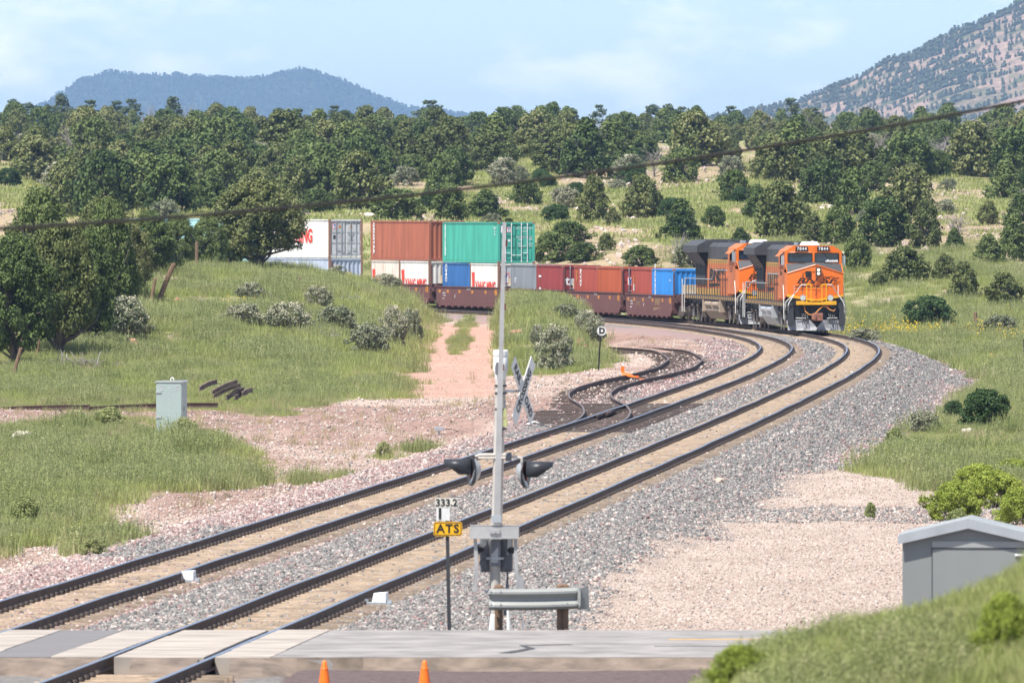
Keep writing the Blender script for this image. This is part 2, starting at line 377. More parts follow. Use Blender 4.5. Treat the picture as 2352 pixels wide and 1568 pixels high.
# ------------------------------------------------------------------ the ground sheet
def build_ground():
    ys = [-30.0]
    while ys[-1] < 1560:
        y = ys[-1]; ys.append(y+(2.5 if y < 40 else (.45 if y < 66 else (.8 if y < 118 else (.35+.0011*max(0, y-118)+(.0016*(y-330) if y > 330 else 0))))))
    ys += [1600, 1700, 1850, 2100, 2600, 3500, 5000, 8000, 12000, 17000]
    ys = np.array(ys); nx = 330
    u = np.linspace(-1, 1, nx); core = np.sign(u)*(np.abs(u)*.42+.58*np.abs(u)**4.5)
    half = 36+.14*ys.clip(0); half = np.where(ys < 700, half, np.maximum(half, 134+(ys-700)*.5))
    X = core[None, :]*half[:, None]*1.0; Y = np.repeat(ys[:, None], nx, 1)
    d, yy = lateral(X, Y); Zg = ground(X, Y, d, yy); zn = zones(X.ravel(), Y.ravel(), d, yy)
    V = np.stack([X.ravel(), Y.ravel(), Zg.ravel()], 1)
    ny = len(ys); i = np.arange(ny-1)[:, None]*nx+np.arange(nx-1)[None, :]
    F = np.stack([i, i+1, i+nx+1, i+nx], -1).reshape(-1, 4)
    m, t, b = newmat('ground_cover'); b.inputs['Roughness'].default_value = .95; b.inputs['Specular IOR Level'].default_value = .15
    tcn = N(t, 'ShaderNodeTexCoord')
    def noise(sc, det=4, rough=.6, stretch=(1, 1, 1)):
        mp = N(t, 'ShaderNodeMapping'); mp.inputs['Scale'].default_value = stretch; L(t, tcn.outputs['Object'], mp.inputs[0])
        n = N(t, 'ShaderNodeTexNoise'); n.inputs['Scale'].default_value = sc; n.inputs['Detail'].default_value = det; n.inputs['Roughness'].default_value = rough
        L(t, mp.outputs[0], n.inputs[0]); return n.outputs[0]
    def ramp(src, c0, c1, p0=.3, p1=.7):
        r = N(t, 'ShaderNodeValToRGB'); r.color_ramp.elements[0].position = p0; r.color_ramp.elements[1].position = p1
        r.color_ramp.elements[0].color = (*c0, 1); r.color_ramp.elements[1].color = (*c1, 1); L(t, src, r.inputs[0]); return r.outputs[0]
    fine = noise(9, 6, .75); mid = noise(.8, 5, .6, (1, .4, 1)); big = noise(.09, 5, .6, (1, .4, 1)); peb = noise(22, 3, .8)
    def attr(a):
        n = N(t, 'ShaderNodeAttribute', attribute_name=a); return n.outputs['Fac']
    def mix(f, a, bb):
        n = N(t, 'ShaderNodeMix', data_type='RGBA'); L(t, f, n.inputs[0]); L(t, a, n.inputs[6]); L(t, bb, n.inputs[7]); return n.outputs[2]
    c = ramp(mid, (.40,.29,.235), (.47,.37,.31))
    c = mix(attr('earth'), c, ramp(mid, (.22,.135,.11), (.36,.24,.195)))
    c = mix(attr('pale'), c, ramp(mid, (.33,.255,.21), (.49,.40,.34)))
    c = mix(attr('road'), c, ramp(mid, (.40,.235,.18), (.47,.30,.235)))
    c = mix(attr('ballast'), c, ramp(fine, (.12,.113,.108), (.27,.255,.24)))
    c = mix(attr('pinkb'), c, ramp(fine, (.20,.13,.12), (.38,.28,.26)))
    c = mix(attr('sand'), c, ramp(mid, (.165,.11,.072), (.30,.215,.15)))
    c = mix(attr('wornred'), c, ramp(fine, (.085,.062,.060), (.18,.135,.128)))
    c = mix(attr('tar'), c, ramp(fine, (.035,.035,.037), (.15,.14,.14)))
    c = mix(attr('hill'), c, ramp(big, (.27,.21,.13), (.44,.32,.22)))
    c = mix(attr('grass'), c, ramp(mid, (.20,.205,.08), (.33,.31,.15)))
    sp = N(t, 'ShaderNodeMapRange'); L(t, peb, sp.inputs[0]); sp.inputs[1].default_value = .3; sp.inputs[2].default_value = .7; sp.inputs[3].default_value = .72; sp.inputs[4].default_value = 1.25
    mu = N(t, 'ShaderNodeMix', data_type='RGBA', blend_type='MULTIPLY'); mu.inputs[0].default_value = 1; L(t, c, mu.inputs[6]); L(t, sp.outputs[0], mu.inputs[7])
    L(t, mu.outputs[2], b.inputs['Base Color'])
    bp = N(t, 'ShaderNodeBump'); bp.inputs['Strength'].default_value = .6; bp.inputs['Distance'].default_value = .06; L(t, fine, bp.inputs['Height']); L(t, bp.outputs[0], b.inputs['Normal'])
    o = np_mesh('ground', V, F, m, attrs={k: v.ravel() for k, v in zn.items()})
    o.data.polygons.foreach_set('use_smooth', [True]*len(o.data.polygons))
    tag(o, 'open ground of gravel, red dirt and grassy hillside', None, None, 'structure')
build_ground()
# ------------------------------------------------------------------ far mountains
def ridge(name, Yc, outline, depth, mat, label, tf=40):
    """a mountain whose crest follows outline [(px, height m)], sloping to front and back"""
    xs = np.array([(p[0]-1176)/FP*Yc for p in outline]); hs = np.array([p[1] for p in outline])
    nx, ny = 260, 60
    X0 = np.linspace(xs.min(), xs.max(), nx); T = np.linspace(-1, 1, ny)
    X, TT = np.meshgrid(X0, T); H = np.interp(X, xs, hs)
    Y = Yc+TT*depth*(.35+.65*np.clip(H/hs.max(), 0, 1))
    prof = (1-np.abs(TT)**1.25)
    s = hs.max()
    Zz = H*prof+(fbm(X/(s*.5), Y/(s*1.2), 5, 5)-.5)*s*.30*prof*np.sqrt(np.clip(1-prof, 0, 1))+(fbm(X/(s*.12), Y/(s*.3), 8, 3)-.5)*s*.05*prof-2
    V = np.stack([X.ravel(), Y.ravel(), Zz.ravel()], 1); i = np.arange(ny-1)[:, None]*nx+np.arange(nx-1)[None, :]
    F = np.stack([i, i+1, i+nx+1, i+nx], -1).reshape(-1, 4)
    o = np_mesh(name, V, F, mat); o.data.polygons.foreach_set('use_smooth', [True]*len(F)); tag(o, label, None, None, 'structure')
    return X, Y, Zz
def hmat(name, a, b, sc):
    m, t, p = newmat(name); p.inputs['Roughness'].default_value = 1; p.inputs['Specular IOR Level'].default_value = 0
    tcn = N(t, 'ShaderNodeTexCoord'); n = N(t, 'ShaderNodeTexNoise'); n.inputs['Scale'].default_value = sc; n.inputs['Detail'].default_value = 8; n.inputs['Roughness'].default_value = .65
    L(t, tcn.outputs['Object'], n.inputs[0]); r = N(t, 'ShaderNodeValToRGB'); r.color_ramp.elements[0].position = .40; r.color_ramp.elements[1].position = .56
    r.color_ramp.elements[0].color = (*a, 1); r.color_ramp.elements[1].color = (*b, 1); L(t, n.outputs[0], r.inputs[0]); n2 = N(t, 'ShaderNodeTexNoise'); n2.inputs['Scale'].default_value = sc*7; n2.inputs['Detail'].default_value = 6; n2.inputs['Roughness'].default_value = .75; L(t, tcn.outputs['Object'], n2.inputs[0]); q = N(t, 'ShaderNodeMapRange'); q.inputs[1].default_value = .35; q.inputs[2].default_value = .65; q.inputs[3].default_value = .45; q.inputs[4].default_value = 1.35; L(t, n2.outputs[0], q.inputs[0]); mu = N(t, 'ShaderNodeMix', data_type='RGBA', blend_type='MULTIPLY'); mu.inputs[0].default_value = 1; L(t, r.outputs[0], mu.inputs[6]); L(t, q.outputs[0], mu.inputs[7]); L(t, mu.outputs[2], p.inputs['Base Color']); return m
def hh(y, Yc): return (500-y)/FP*Yc+CAMZ
YH, YM = 14000.0, 6500.0
far = ridge('distant_hill', YH, [(p, hh(y, YH)) for p, y in [(-900,420),(-200,330),(60,262),(150,212),(190,186),(250,171),(320,174),(400,175),(480,181),(560,186),(610,180),(650,170),(690,165),(730,170),(800,195),(860,222),(930,248),(990,258),(1060,266),(1300,300),(1800,420)]], 1500,
            hmat('forested_hill', (.035,.05,.03), (.06,.075,.04), .02), 'long blue forested hill on the horizon')
mtn = ridge('mountain', YM, [(p, hh(y, YM)) for p, y in [(1400,330),(1600,285),(1650,272),(1720,258),(1800,238),(1850,222),(1900,205),(1950,185),(2000,160),(2050,136),(2100,112),(2150,92),(2200,72),(2250,54),(2300,30),(2352,2),(2450,-40),(2600,-70),(3000,-75),(3400,-60)]], 1100,
            hmat('rocky_mountain_slope', (.10,.11,.055), (.34,.235,.18), .03), 'hazy rocky mountain slope rising at the right')
# ------------------------------------------------------------------ tracks
RP = [(a, h*.86) for a, h in [(-.075,-.19),(-.075,-.178),(-.012,-.160),(-.010,-.050),(-.036,-.040),(-.036,-.006),(-.026,0),(.026,0),(.036,-.006),(.036,-.040),(.010,-.050),(.012,-.160),(.075,-.178),(.075,-.19)]]
def rail_mesh(name, path, mats, parent, top=True):
    """sweep the rail section along path [(x, y, z, tx, ty)]"""
    k = len(RP); V = []; F = []; mi = []
    for x, y, z, tx, ty in path:
        for a, h in RP: V.append((x+a*ty, y-a*tx, z+h))
    for i in range(len(path)-1):
        for j in range(k):
            F.append((i*k+j, i*k+(j+1) % k, (i+1)*k+(j+1) % k, (i+1)*k+j)); mi.append(1 if j in (5, 6, 7) else 0)
    me = bpy.data.meshes.new(name); me.from_pydata(V, [], F+[tuple(range(k))[::-1], tuple(range((len(path)-1)*k, len(path)*k))])
    for m in mats: me.materials.append(m)
    me.polygons.foreach_set('material_index', mi+[0, 0]); o = bpy.data.objects.new(name, me); link(o, parent); return o
def boxes(name, items, mat, parent, kind=None):
    """many oriented boxes [(x, y, z_top, tx, ty, half_len_across, half_w_along, thick)] as one mesh"""
    it = np.array(items); n = len(it); x, y, z, tx, ty, a, w, th = it.T
    V = np.empty((n, 8, 3)); q = 0
    for dz in (-1, 0):
        for sx, sy in ((-1, -1), (1, -1), (1, 1), (-1, 1)):
            V[:, q, 0] = x+sx*a*ty+sy*w*tx; V[:, q, 1] = y-sx*a*tx+sy*w*ty; V[:, q, 2] = z+dz*th; q += 1
    f = np.array([(4,5,6,7),(0,1,5,4),(1,2,6,5),(2,3,7,6),(3,0,4,7)])
    F = (np.arange(n)[:, None, None]*8+f[None]).reshape(-1, 4)
    o = np_mesh(name, V.reshape(-1, 3), F, mat, parent); 
    if kind: o['kind'] = kind
    return o
S0, S1 = float(np.interp(60, CY, CS)), float(np.interp(690, CY, CS))
def track(off, label, gaps, jit=.0):
    x0, y0, _, _ = curve_at(0, off); root = empty('railway_track', (0, 0, 0), 0, label, 'railway track', 'main line tracks')
    ss = np.concatenate([np.arange(S0, -110, 5.0), np.arange(-110, S1, 2.0)])
    wv = lambda s: .010*math.sin(s*.31+off)+.008*math.sin(s*.83)
    for o in (-.7525, .7525):
        p = []
        for s in ss:
            x, y, tx, ty = curve_at(s, off+o); p.append((x+wv(s)*ty, y, railz(y)+.5*wv(s*1.3), tx, ty))
        rail_mesh('rail', p, [M['railside'], M['steel']], root)
    ts = [s for s in np.arange(S0, S1, .61)]
    T = []; Cc = []; Wt = []
    for s in ts:
        x, y, tx, ty = curve_at(s, off); z = railz(y)
        if 123.4 < y < 133.9: continue
        wood = any(a < y < b for a, b in gaps)
        (Wt if wood else T).append((x, y, z-.165+rng.uniform(-.012, 0), tx, ty, 1.28 if not wood else 1.35+rng.uniform(0, .05), .12, .2))
        if y < 470:
            for o in (-.7525, .7525):
                for q in (-.105, .105):
                    for w in (-.045, .045):
                        Cc.append((x+(o+q)*ty+w*tx, y-(o+q)*tx+w*ty, z-.105, tx, ty, .035, .018, .07))
    boxes('tie', T, M['tie_conc'], root, 'stuff')['label'] = 'sandy concrete ties'
    if Wt: boxes('timber_tie', Wt, M['tie_wood'], root, 'stuff')['label'] = 'dark timber ties under the turnout'
    boxes('rail_clip', Cc, M['clip'], root, 'stuff')
    return root
trR = track(0.0, 'right-hand curved track of two rails that the orange locomotives run on', [])
trL = track(-4.1, 'left-hand curved track of two rails with the siding turnout', [(263, 303)])
# ---- siding: leaves the left track and ends buried in gravel
sid = np.array([(-4.10,262),(-4.12,266),(-4.3,274),(-4.75,283),(-5.6,294),(-6.7,304),(-7.45,314),(-7.85,325),(-7.8,340),(-7.3,355),(-7.1,366),(-7.5,384),(-8.8,404),(-10.5,420),(-11.5,428)])
root = empty('siding_track', (0, 0, 0), 0, 'short rusty siding with timber ties curving off the left track', 'siding')
SY = np.arange(264, 428, 1.5); SO = np.interp(SY, sid[:, 1], sid[:, 0]); ker = np.hanning(9)+.01; ker /= ker.sum()
SO = np.convolve(np.pad(SO, 4, 'edge'), ker, 'valid')
def sid_path(o):
    P_ = []
    for y, q in zip(SY, SO):
        s = np.interp(y, CY, CS); x, yy_, tx, ty = curve_at(s, q); P_.append((x, yy_, tx, ty))
    P_ = np.array(P_); t = np.gradient(P_[:, :2], axis=0); t /= np.linalg.norm(t, axis=1)[:, None]
    return [(a[0]+o*b[1], a[1]-o*b[0], railz(a[1])-.012-(.20*max(0, (a[1]-408)/20)), b[0], b[1]) for a, b in zip(P_, t)]
for o in (-.7525, .7525):
    p = sid_path(o); rail_mesh('rail', p if o > 0 else p[2:], [M['oldrail'], M['sidetop']], root)
mid = sid_path(0)
ang = 0
for i in range(9, len(mid)-3):
    for k in (0, .5):
        x = mid[i][0]*(1-k)+mid[i+1][0]*k; y = mid[i][1]*(1-k)+mid[i+1][1]*k; z = mid[i][2]; tx, ty = mid[i][3], mid[i][4]
        if y > 306:
            t = MB().box(-1.3, 1.3, -.12, .12, -.2, 0).build('timber_tie', M['tie_wood'], root) if ang == 0 else bpy.data.objects.new('timber_tie', tie_me)
            if ang == 0: tie_me = t.data; ang = 1
            else: link(t, root)
            t.location = (x+rng.uniform(-.08, .08), y, z-.165+rng.uniform(-.02, .01)); t.rotation_euler = (0, 0, -math.atan2(tx, ty)+rng.normal(0, .015))
# long turnout ties reaching out to the left under both tracks
for i, y in enumerate(np.arange(264, 304, .66)):
    s = np.interp(y, CY, CS); q = np.interp(y, SY, SO); l = 1.35+max(0, (-4.1-q))*1.0+rng.uniform(-.1, .35)*(y > 270)+(.9 if 274 < y < 292 else 0)
    x, yy_, tx, ty = curve_at(s, -4.1); t = bpy.data.objects.new('turnout_tie', MB().box(-l, 1.35, -.13, .13, -.2, 0).build('x', M['tie_wood']).data); bpy.data.objects.remove(bpy.data.objects['x']); link(t, root)
    t.location = (x, yy_, -.168+rng.uniform(-.02, .012)); t.rotation_euler = (0, 0, -math.atan2(tx, ty))
mb = MB()
for dy, off in ((278, -4.1-.68), (279.5, -4.1+.60)):      # frog and guard rails
    for k in range(2):
        x, y, tx, ty = curve_at(np.interp(dy+k*3, CY, CS), off+.12*k); x2, y2, _, _ = curve_at(np.interp(dy+9, CY, CS), off-.02)
        mb.tube([(x, y, -.05), (x2, y2, -.05)], .05, 4)
mb.build('guard_rail', M['oldrail'], root)
# derail: orange casting on the siding's left rail
dm = empty('derail', (0, 0, 0), 0, 'bright orange derail casting clamped on the siding rail', 'derail')
i = int(np.argmin([abs(p[1]-350) for p in mid])); p = sid_path(-.7525)[i]; dm.location = (p[0], p[1], p[2])
MB().hexa([(-.2,-.35,-.03),(.45,-.35,-.12),(.45,.35,-.12),(-.2,.35,-.03),(-.16,-.25,.12),(.12,-.3,.06),(.12,.3,.06),(-.16,.2,.12)]).build('casting', M['cone'], dm, bevel=.01)
MB().box(-.22,-.08,-.05,.1,.1,.34).box(.1,.5,-.12,.0,-.1,-.04).build('lever', M['cone'], dm)
MB().box(.5,1.9,-.2,.0,-.185,-.15).build('throw_rod', M['cone'], dm)
# ------------------------------------------------------------------ road and level crossing
rd = MB()
def xr(y, off): s = float(np.interp(y, CY, CS)); x, yy_, tx, ty = curve_at(s, off); return x+(y-yy_)*tx/ty
ya, yb = 125.0, 133.2
def strip(name, mats, la, lb, z0=-.004, parent=None, ys=(ya, yb), sk=True):
    """slab between two x(y) edge functions with sloping verges"""
    mb = MB(); n = 12; Y = np.linspace(ys[0], ys[1], n)
    for i in range(n-1):
        a, b = Y[i], Y[i+1]
        mb.hexa([(la(a),a,z0-.3),(lb(a),a,z0-.3),(lb(b),b,z0-.3),(la(b),b,z0-.3),(la(a),a,z0),(lb(a),a,z0),(lb(b),b,z0),(la(b),b,z0)], 0)
    o = mb.build(name, mats, parent); return o
g = .11; ho = .7525
roadm = strip('road', M['asph'], lambda y: xr(y, 1.615), lambda y: 60); tag(roadm, None, None, None, 'structure')
rm2 = strip('road_patch', M['asph_d'], lambda y: xr(y, -1.85), lambda y: xr(y, -1.85), z0=-.004) if False else None
r2 = strip('road_between_tracks', M['asph_d'], lambda y: xr(y, -2.485), lambda y: xr(y, -1.565)); tag(r2, None, None, None, 'structure')
r3 = strip('road_left', M['asph'], lambda y: -40, lambda y: xr(y, -4.1-1.565)); tag(r3, None, None, None, 'structure')
# earth verge in front of the slab
vb = MB(); n = 60; xs = np.linspace(-14, 14, n)
zb = lambda x: -.42+.10*math.sin(x*1.3)+.05*math.sin(x*3.7)
for i in range(n-1):
    a, b = xs[i], xs[i+1]; f = lambda x: (1.5 if x < xr(125, 1.9) else .5)+(.45*math.sin(x*.9)+.2*math.sin(x*2.9))*(1 if x < -2 else .35)
    if any(abs(xr(125, o)-(a+b)/2) < .24 for o in (-.7525, .7525, -4.1-.7525, -4.1+.7525)): continue
    vb.add([(a,ya-.002,-.012),(b,ya-.002,-.012),(b,ya-f(b)*.45,-.13),(a,ya-f(a)*.45,-.13),(b,ya-f(b)*1.4,(zb(b)-.12 if b < xr(125, 1.9) else -.20)),(a,ya-f(a)*1.4,(zb(a)-.12 if a < xr(125, 1.9) else -.20))], [(0,1,2,3),(3,2,4,5)])
vbo = vb.build('road_verge', M['shoulder'], None, smooth=True); tag(vbo, None, None, None, 'structure')
# dark seal strips and loose crumbs at the road edge, faded centre line
ln = MB().box(2.35, 7.4, 130.15, 130.28, -.006, .0005).box(7.9, 20, 130.15, 130.28, -.006, .0005).build('centre_line', M['roadline'], roadm); ln['label'] = 'faded orange-yellow road line'
MB().box(2.1, 5.9, 128.1, 128.19, -.006, .0004).build('crack_seal', M['tarbits'], roadm)
MB().add([(-.2,126.1,.0004),(.0,126.05,.0004),(.35,127.4,.0004),(.2,128.3,.0004),(.9,128.6,.0004),(.85,128.75,.0004),(.1,128.45,.0004),(.22,127.5,.0004)], [(0,1,2,3,6,7),(3,4,5,6)]).build('crack', M['tarbits'], roadm)
# concrete crossing panels
cr = empty('level_crossing', (xr(129, -2), 129, 0), 0, 'level crossing of pale concrete panels laid between the rails', 'level crossing')
for off in (0, -4.1):
    for a, b in ((-1.55, -ho-.05), (-ho+g, ho-.10), (ho+.05, 1.60)):
        for k in range(4):
            y0 = ya+(yb-ya)*k/4+.012; y1 = ya+(yb-ya)*(k+1)/4-.012
            mb = MB(); z = .004+rng.uniform(-.006, .006); P4 = [(xr(y0, off+a), y0), (xr(y0, off+b), y0), (xr(y1, off+b), y1), (xr(y1, off+a), y1)]
            mb.hexa([(x, y, -.3) for x, y in P4]+[(x, y, z) for x, y in P4]); o = mb.build('panel', M['conc'], cr, bevel=.012)
            me = o.data; me.transform(Matrix.Translation(-cr.location))
# ------------------------------------------------------------------ loose rails at the left, rail scraps
def bar(name, p0, p1, label, cat, mats, bend=0, roll=0, group=None):
    x0, y0, z0 = p0; x1, y1, z1 = p1; L_ = math.hypot(x1-x0, y1-y0); tx, ty = (x1-x0)/L_, (y1-y0)/L_
    n = 9; path = []
    for i in range(n):
        t = i/(n-1); path.append((x0+(x1-x0)*t, y0+(y1-y0)*t, z0+(z1-z0)*t-bend*(2*t-1)**2, tx, ty))
    o = rail_mesh(name, path, mats, None); tag(o, label, cat, group); return o
def pt(px, py, y): return ((px-1176)/FP*y, y, CAMZ-(py-500)/FP*y)
bar('loose_rail', pt(-60, 935, 314), pt(205, 927, 310), 'long rusty loose rail reaching the left edge of the frame', 'rail', [M['oldrail'], M['oldrail']], .03, group='old rails laid on blocks at left')
bar('loose_rail', pt(196, 931, 311.5), pt(500, 922, 311), 'rusty loose rail passing behind the grey cabinet', 'rail', [M['oldrail'], M['oldrail']], .04, group='old rails laid on blocks at left')
for px in (40, 90, 170, 335, 375, 470):
    x, y, z = pt(px, 942, 312.6); g0 = gz(x, y)
    o = MB().box(-.22, .22, -.1, .1, -.1, z-g0-.03).build('timber_block', M['tie_wood']); o.location = (x, y, g0); tag(o, 'dark timber block under the %s loose rail, %s from left' % ('left' if px < 200 else 'right', ['first','second','third'][[40,90,170,335,375,470].index(px) % 3]), 'block', 'blocks under the loose rails')
for i, (a, b, c, d, w) in enumerate([(458,884,498,868,1),(487,893,545,868,0),(492,900,552,876,0),(520,905,560,885,1),(540,905,566,893,0),(556,896,580,888,0)]):
    Y = 318+i*.6; o = bar('rail_scrap', pt(a, b, Y), pt(c, d, Y+2), ['short curved rail scrap, leftmost and highest of the pile','longest curved rail scrap with painted marks','curved rail scrap just under the longest one','dark rail scrap in the middle of the pile','small rail scrap low in the grass','rightmost tiny rail scrap of the pile'][i], 'scrap rail', [M['scrap'], M['scrap']], .05, group='heap of curved rail scraps in the grass')
# ------------------------------------------------------------------ lettering
_tx = {}
def text(s, size, mat, parent, mtx, name='lettering', shear=0, wide=1.0, bold=.0, align='CENTER', spacing=1.0, label=None):
    """flat lettering cut from thin sheet; mtx maps (x right, y up, z out) to the parent's space"""
    c = bpy.data.curves.new('t', 'FONT'); c.body = s; c.size = size; c.shear = shear; c.offset = bold; c.align_x = align; c.align_y = 'CENTER'; c.space_character = spacing; c.extrude = .002; c.resolution_u = 3
    o = bpy.data.objects.new('t', c); me = bpy.data.meshes.new_from_object(o); bpy.data.objects.remove(o); bpy.data.curves.remove(c)
    me.transform(Matrix.Diagonal((wide, 1, 1, 1))); me.transform(mtx); me.materials.clear(); me.materials.append(mat); me.name = name
    o = bpy.data.objects.new(name, me); link(o, parent)
    if label: o['label'] = label
    return o
def face(axis, at, u=0, v=0, rot=0):
    """matrices for lettering: 'front' looks along -y, 'left' faces -x (seen from the left), 'right' faces +x"""
    if axis == 'front': m = Matrix(((1,0,0,u),(0,0,-1,at),(0,1,0,v),(0,0,0,1)))
    elif axis == 'left': m = Matrix(((0,0,-1,at),(-1,0,0,u),(0,1,0,v),(0,0,0,1)))
    else: m = Matrix(((0,0,1,at),(1,0,0,u),(0,1,0,v),(0,0,0,1)))
    return m @ Matrix.Rotation(rot, 4, 'Z')
# ------------------------------------------------------------------ paints
C_ = {}
def paint(n, c, rust=.12, rc=(.20,.09,.05), **k):
    if n not in C_: C_[n] = pmat(n, c, .55, 0, .20, 1.6, rust=rust*1.5, rustcol=rc, stretch=(1, 1.3, .16), **k)
    return C_[n]
B = dict(rust=paint('rust_red_container_paint', (.36,.115,.065)), teal=paint('green_container_paint', (.06,.36,.27)), white=paint('white_container_paint', (.70,.68,.63), .28, (.38,.22,.12)),
 cream=paint('stained_white_container_paint', (.66,.60,.52), .42, (.42,.25,.13)), grey=paint('grey_container_paint', (.21,.225,.25)), blue=paint('blue_container_paint', (.035,.13,.34), .1), bblue=paint('bright_blue_container_paint', (.03,.22,.58), .1),
 maroon=paint('dark_red_container_paint', (.26,.045,.045)), red=paint('red_container_paint', (.33,.065,.045)), orange=paint('orange_red_container_paint', (.38,.085,.035)), cosco=paint('pale_blue_container_paint', (.42,.48,.57), .2, (.3,.2,.14)),
 doors=paint('pale_grey_door_paint', (.56,.565,.57), .1), tealp=paint('pale_teal_container_paint', (.35,.62,.62)))
RUSTF = paint('rusty_frame', (.26,.15,.10), .5); T_red = pmat('red_lettering', (.75,.06,.035), .6); T_wh = pmat('white_lettering', (.75,.75,.75), .6); T_bl = pmat('blue_lettering', (.05,.10,.36), .6)
T_bk = pmat('black_lettering', (.012,.012,.012), .6); T_or = pmat('amber_marks', (.55,.22,.03), .6); T_gold = pmat('worn_gold_lettering', (.26,.17,.085), .7)
def corr(mb, x0, y0, x1, y1, z0, z1, dep=.036, pitch=.28, out=(0, 0)):
    """corrugated wall from (x0,y0) to (x1,y1); out = outward normal; recessed by dep"""
    Ln = math.hypot(x1-x0, y1-y0); n = max(2, round(Ln/pitch)); ux, uy = (x1-x0)/Ln, (y1-y0)/Ln; p = Ln/n; pts = []
    for i in range(n):
        for t, d in ((0, 0), (.26, 0), (.5, 1), (.76, 1)):
            s = (i+t)*p; pts.append((x0+ux*s-out[0]*dep*d, y0+uy*s-out[1]*dep*d))
    pts.append((x1, y1)); k = len(pts); vs = [(a, b, z0) for a, b in pts]+[(a, b, z1) for a, b in pts]
    mb.add(vs, [(i, i+1, k+i+1, k+i) for i in range(k-1)])
def container(loc, rz, ln, col, label, doors=False, frame=None, dcol=None, hh_=2.59, rusty=False):
    """freight container; front end at y=0 (towards the engines), floor at z=0"""
    t = empty('shipping_container', loc, rz, label, 'container', 'containers on the train'); W_ = 1.219; m = B[col]; fm = RUSTF if rusty else m
    mb = MB(); corr(mb, -W_+.02, .16, -W_+.02, ln-.16, .16, hh_-.10, out=(-1, 0)); mb.build('side_panel', m, t)
    mb = MB(); corr(mb, W_-.02, .16, W_-.02, ln-.16, .16, hh_-.10, out=(1, 0)); mb.build('side_panel', m, t)
    mb = MB(); corr(mb, -W_+.14, ln-.03, W_-.14, ln-.03, .14, hh_-.1, dep=.045, pitch=.26, out=(0, 1)); mb.build('end_panel', m, t)
    mb = MB(); corr(mb, -W_+.06, .05, -W_+.06, ln-.05, 0, .001) if False else None
    n = int(ln/.55); rf = MB()
    for i in range(n):
        a = .06+(ln-.12)*i/n; b = .06+(ln-.12)*(i+1)/n; rf.hexa([(-W_+.06,a,hh_-.06),(W_-.06,a,hh_-.06),(W_-.06,b,hh_-.06),(-W_+.06,b,hh_-.06),(-W_+.06,a+.05,hh_-.025),(W_-.06,a+.05,hh_-.025),(W_-.06,b-.05,hh_-.025),(-W_+.06,b-.05,hh_-.025)])
    rf.build('roof', m, t)
    fr = MB()
    for x in (-W_, W_-.08):
        fr.box(x, x+.08, .1, ln-.1, hh_-.10, hh_-.015); fr.box(x, x+.06, .1, ln-.1, .0, .15)
    for y in (0, ln-.1): fr.box(-W_+.1, W_-.1, y, y+.1, hh_-.13, hh_-.01); fr.box(-W_+.1, W_-.1, y, y+.1, 0, .15)
    fr.build('frame', m, t)
    po = MB()
    for x in (-W_, W_-.15):
        for y in (0, ln-.15): po.box(x+.002, x+.148, y+.002, y+.148, .1, hh_-.1)
    po.build('corner_post', fm if rusty else m, t)
    ca = MB()
    for x in (-W_-.004, W_-.158):
        for y in (-.004, ln-.158):
            for z in (-.002, hh_-.118): ca.box(x, x+.162, y, y+.162, z, z+.12)
    ca.build('corner_casting', RUSTF, t)
    if doors:
        dm = B[dcol] if dcol else m
        for s in (-1, 1):
            a, b = (-W_+.15, -.015) if s < 0 else (.015, W_-.15); d = MB()
            d.box(a, b, .075, .10, .15, hh_-.13); zz = [.18, .95, 1.66, hh_-.16] if True else []
            for i in range(3): d.hexa([(a+.07,.078,zz[i]+.05),(b-.07,.078,zz[i]+.05),(b-.07,.078,zz[i+1]-.05),(a+.07,.078,zz[i+1]-.05),(a+.07,.045,zz[i]+.09),(b-.07,.045,zz[i]+.09),(b-.07,.045,zz[i+1]-.13),(a+.07,.045,zz[i+1]-.13)]) if False else d.box(a+.07, b-.07, .040, .078, zz[i]+.055, zz[i+1]-.055)
            do = d.build('door', dm, t); bars = MB()
            for q in (.33, .70):
                x = a+(b-a)*(q if s < 0 else 1-q)+.0; bars.tube([(x, .0, .06), (x, .0, hh_-.06)], .022, 6); bars.box(x-.04, x+.04, -.012, .05, .08, .16).box(x-.04, x+.04, -.012, .05, hh_-.18, hh_-.1)
                zq = .62 if q < .5 else .48; bars.box(x-.02, x+.30 if s < 0 else x+.02, -.03, .0, zq, zq+.045) if s < 0 else bars.box(x-.30, x+.02, -.03, .0, zq, zq+.045)
            bars.build('locking_bar', M['galv'] if col != 'teal' else T_wh, do)
            hg = MB()
            for z in (.35, 1.0, 1.65, 2.25): hg.box((-W_+.08 if s < 0 else W_-.16), (-W_+.16 if s < 0 else W_-.08), .02, .08, z, z+.09)
            hg.build('hinge', dm, do)
    else:
        mb = MB(); corr(mb, -W_+.14, .03, W_-.14, .03, .14, hh_-.12, dep=.045, pitch=.30, out=(0, -1)); mb.build('end_panel', m, t)
    return t
def veh(s, off=0, z=0): 
    x, y, tx, ty = curve_at(s, off); return x, y, float(railz(y))+z, tx, ty
def place(s0, s1, z):
    """pose of something whose front is at arc s0 and rear at s1: location at the front and heading"""
    x0, y0, z0, _, _ = veh(s0+.15*(s1-s0)); x1, y1, z1, _, _ = veh(s1-.15*(s1-s0)); dx, dy = x1-x0, y1-y0; Ln = math.hypot(dx, dy)
    fx = x0-dx/Ln*(.15*(s1-s0)); fy = y0-dy/Ln*(.15*(s1-s0)); return (fx, fy, z0+z), -math.atan2(dx, dy)
CH = [49.6, 64.67, 79.74, 94.8, 109.9, 130.6, 145.7, 160.8]
M['well'] = pmat('well_car_brown', (.145,.060,.055), .6, 0, .12, 1.5, rust=.15, rustcol=(.10,.05,.04), stretch=(1,1,.4))
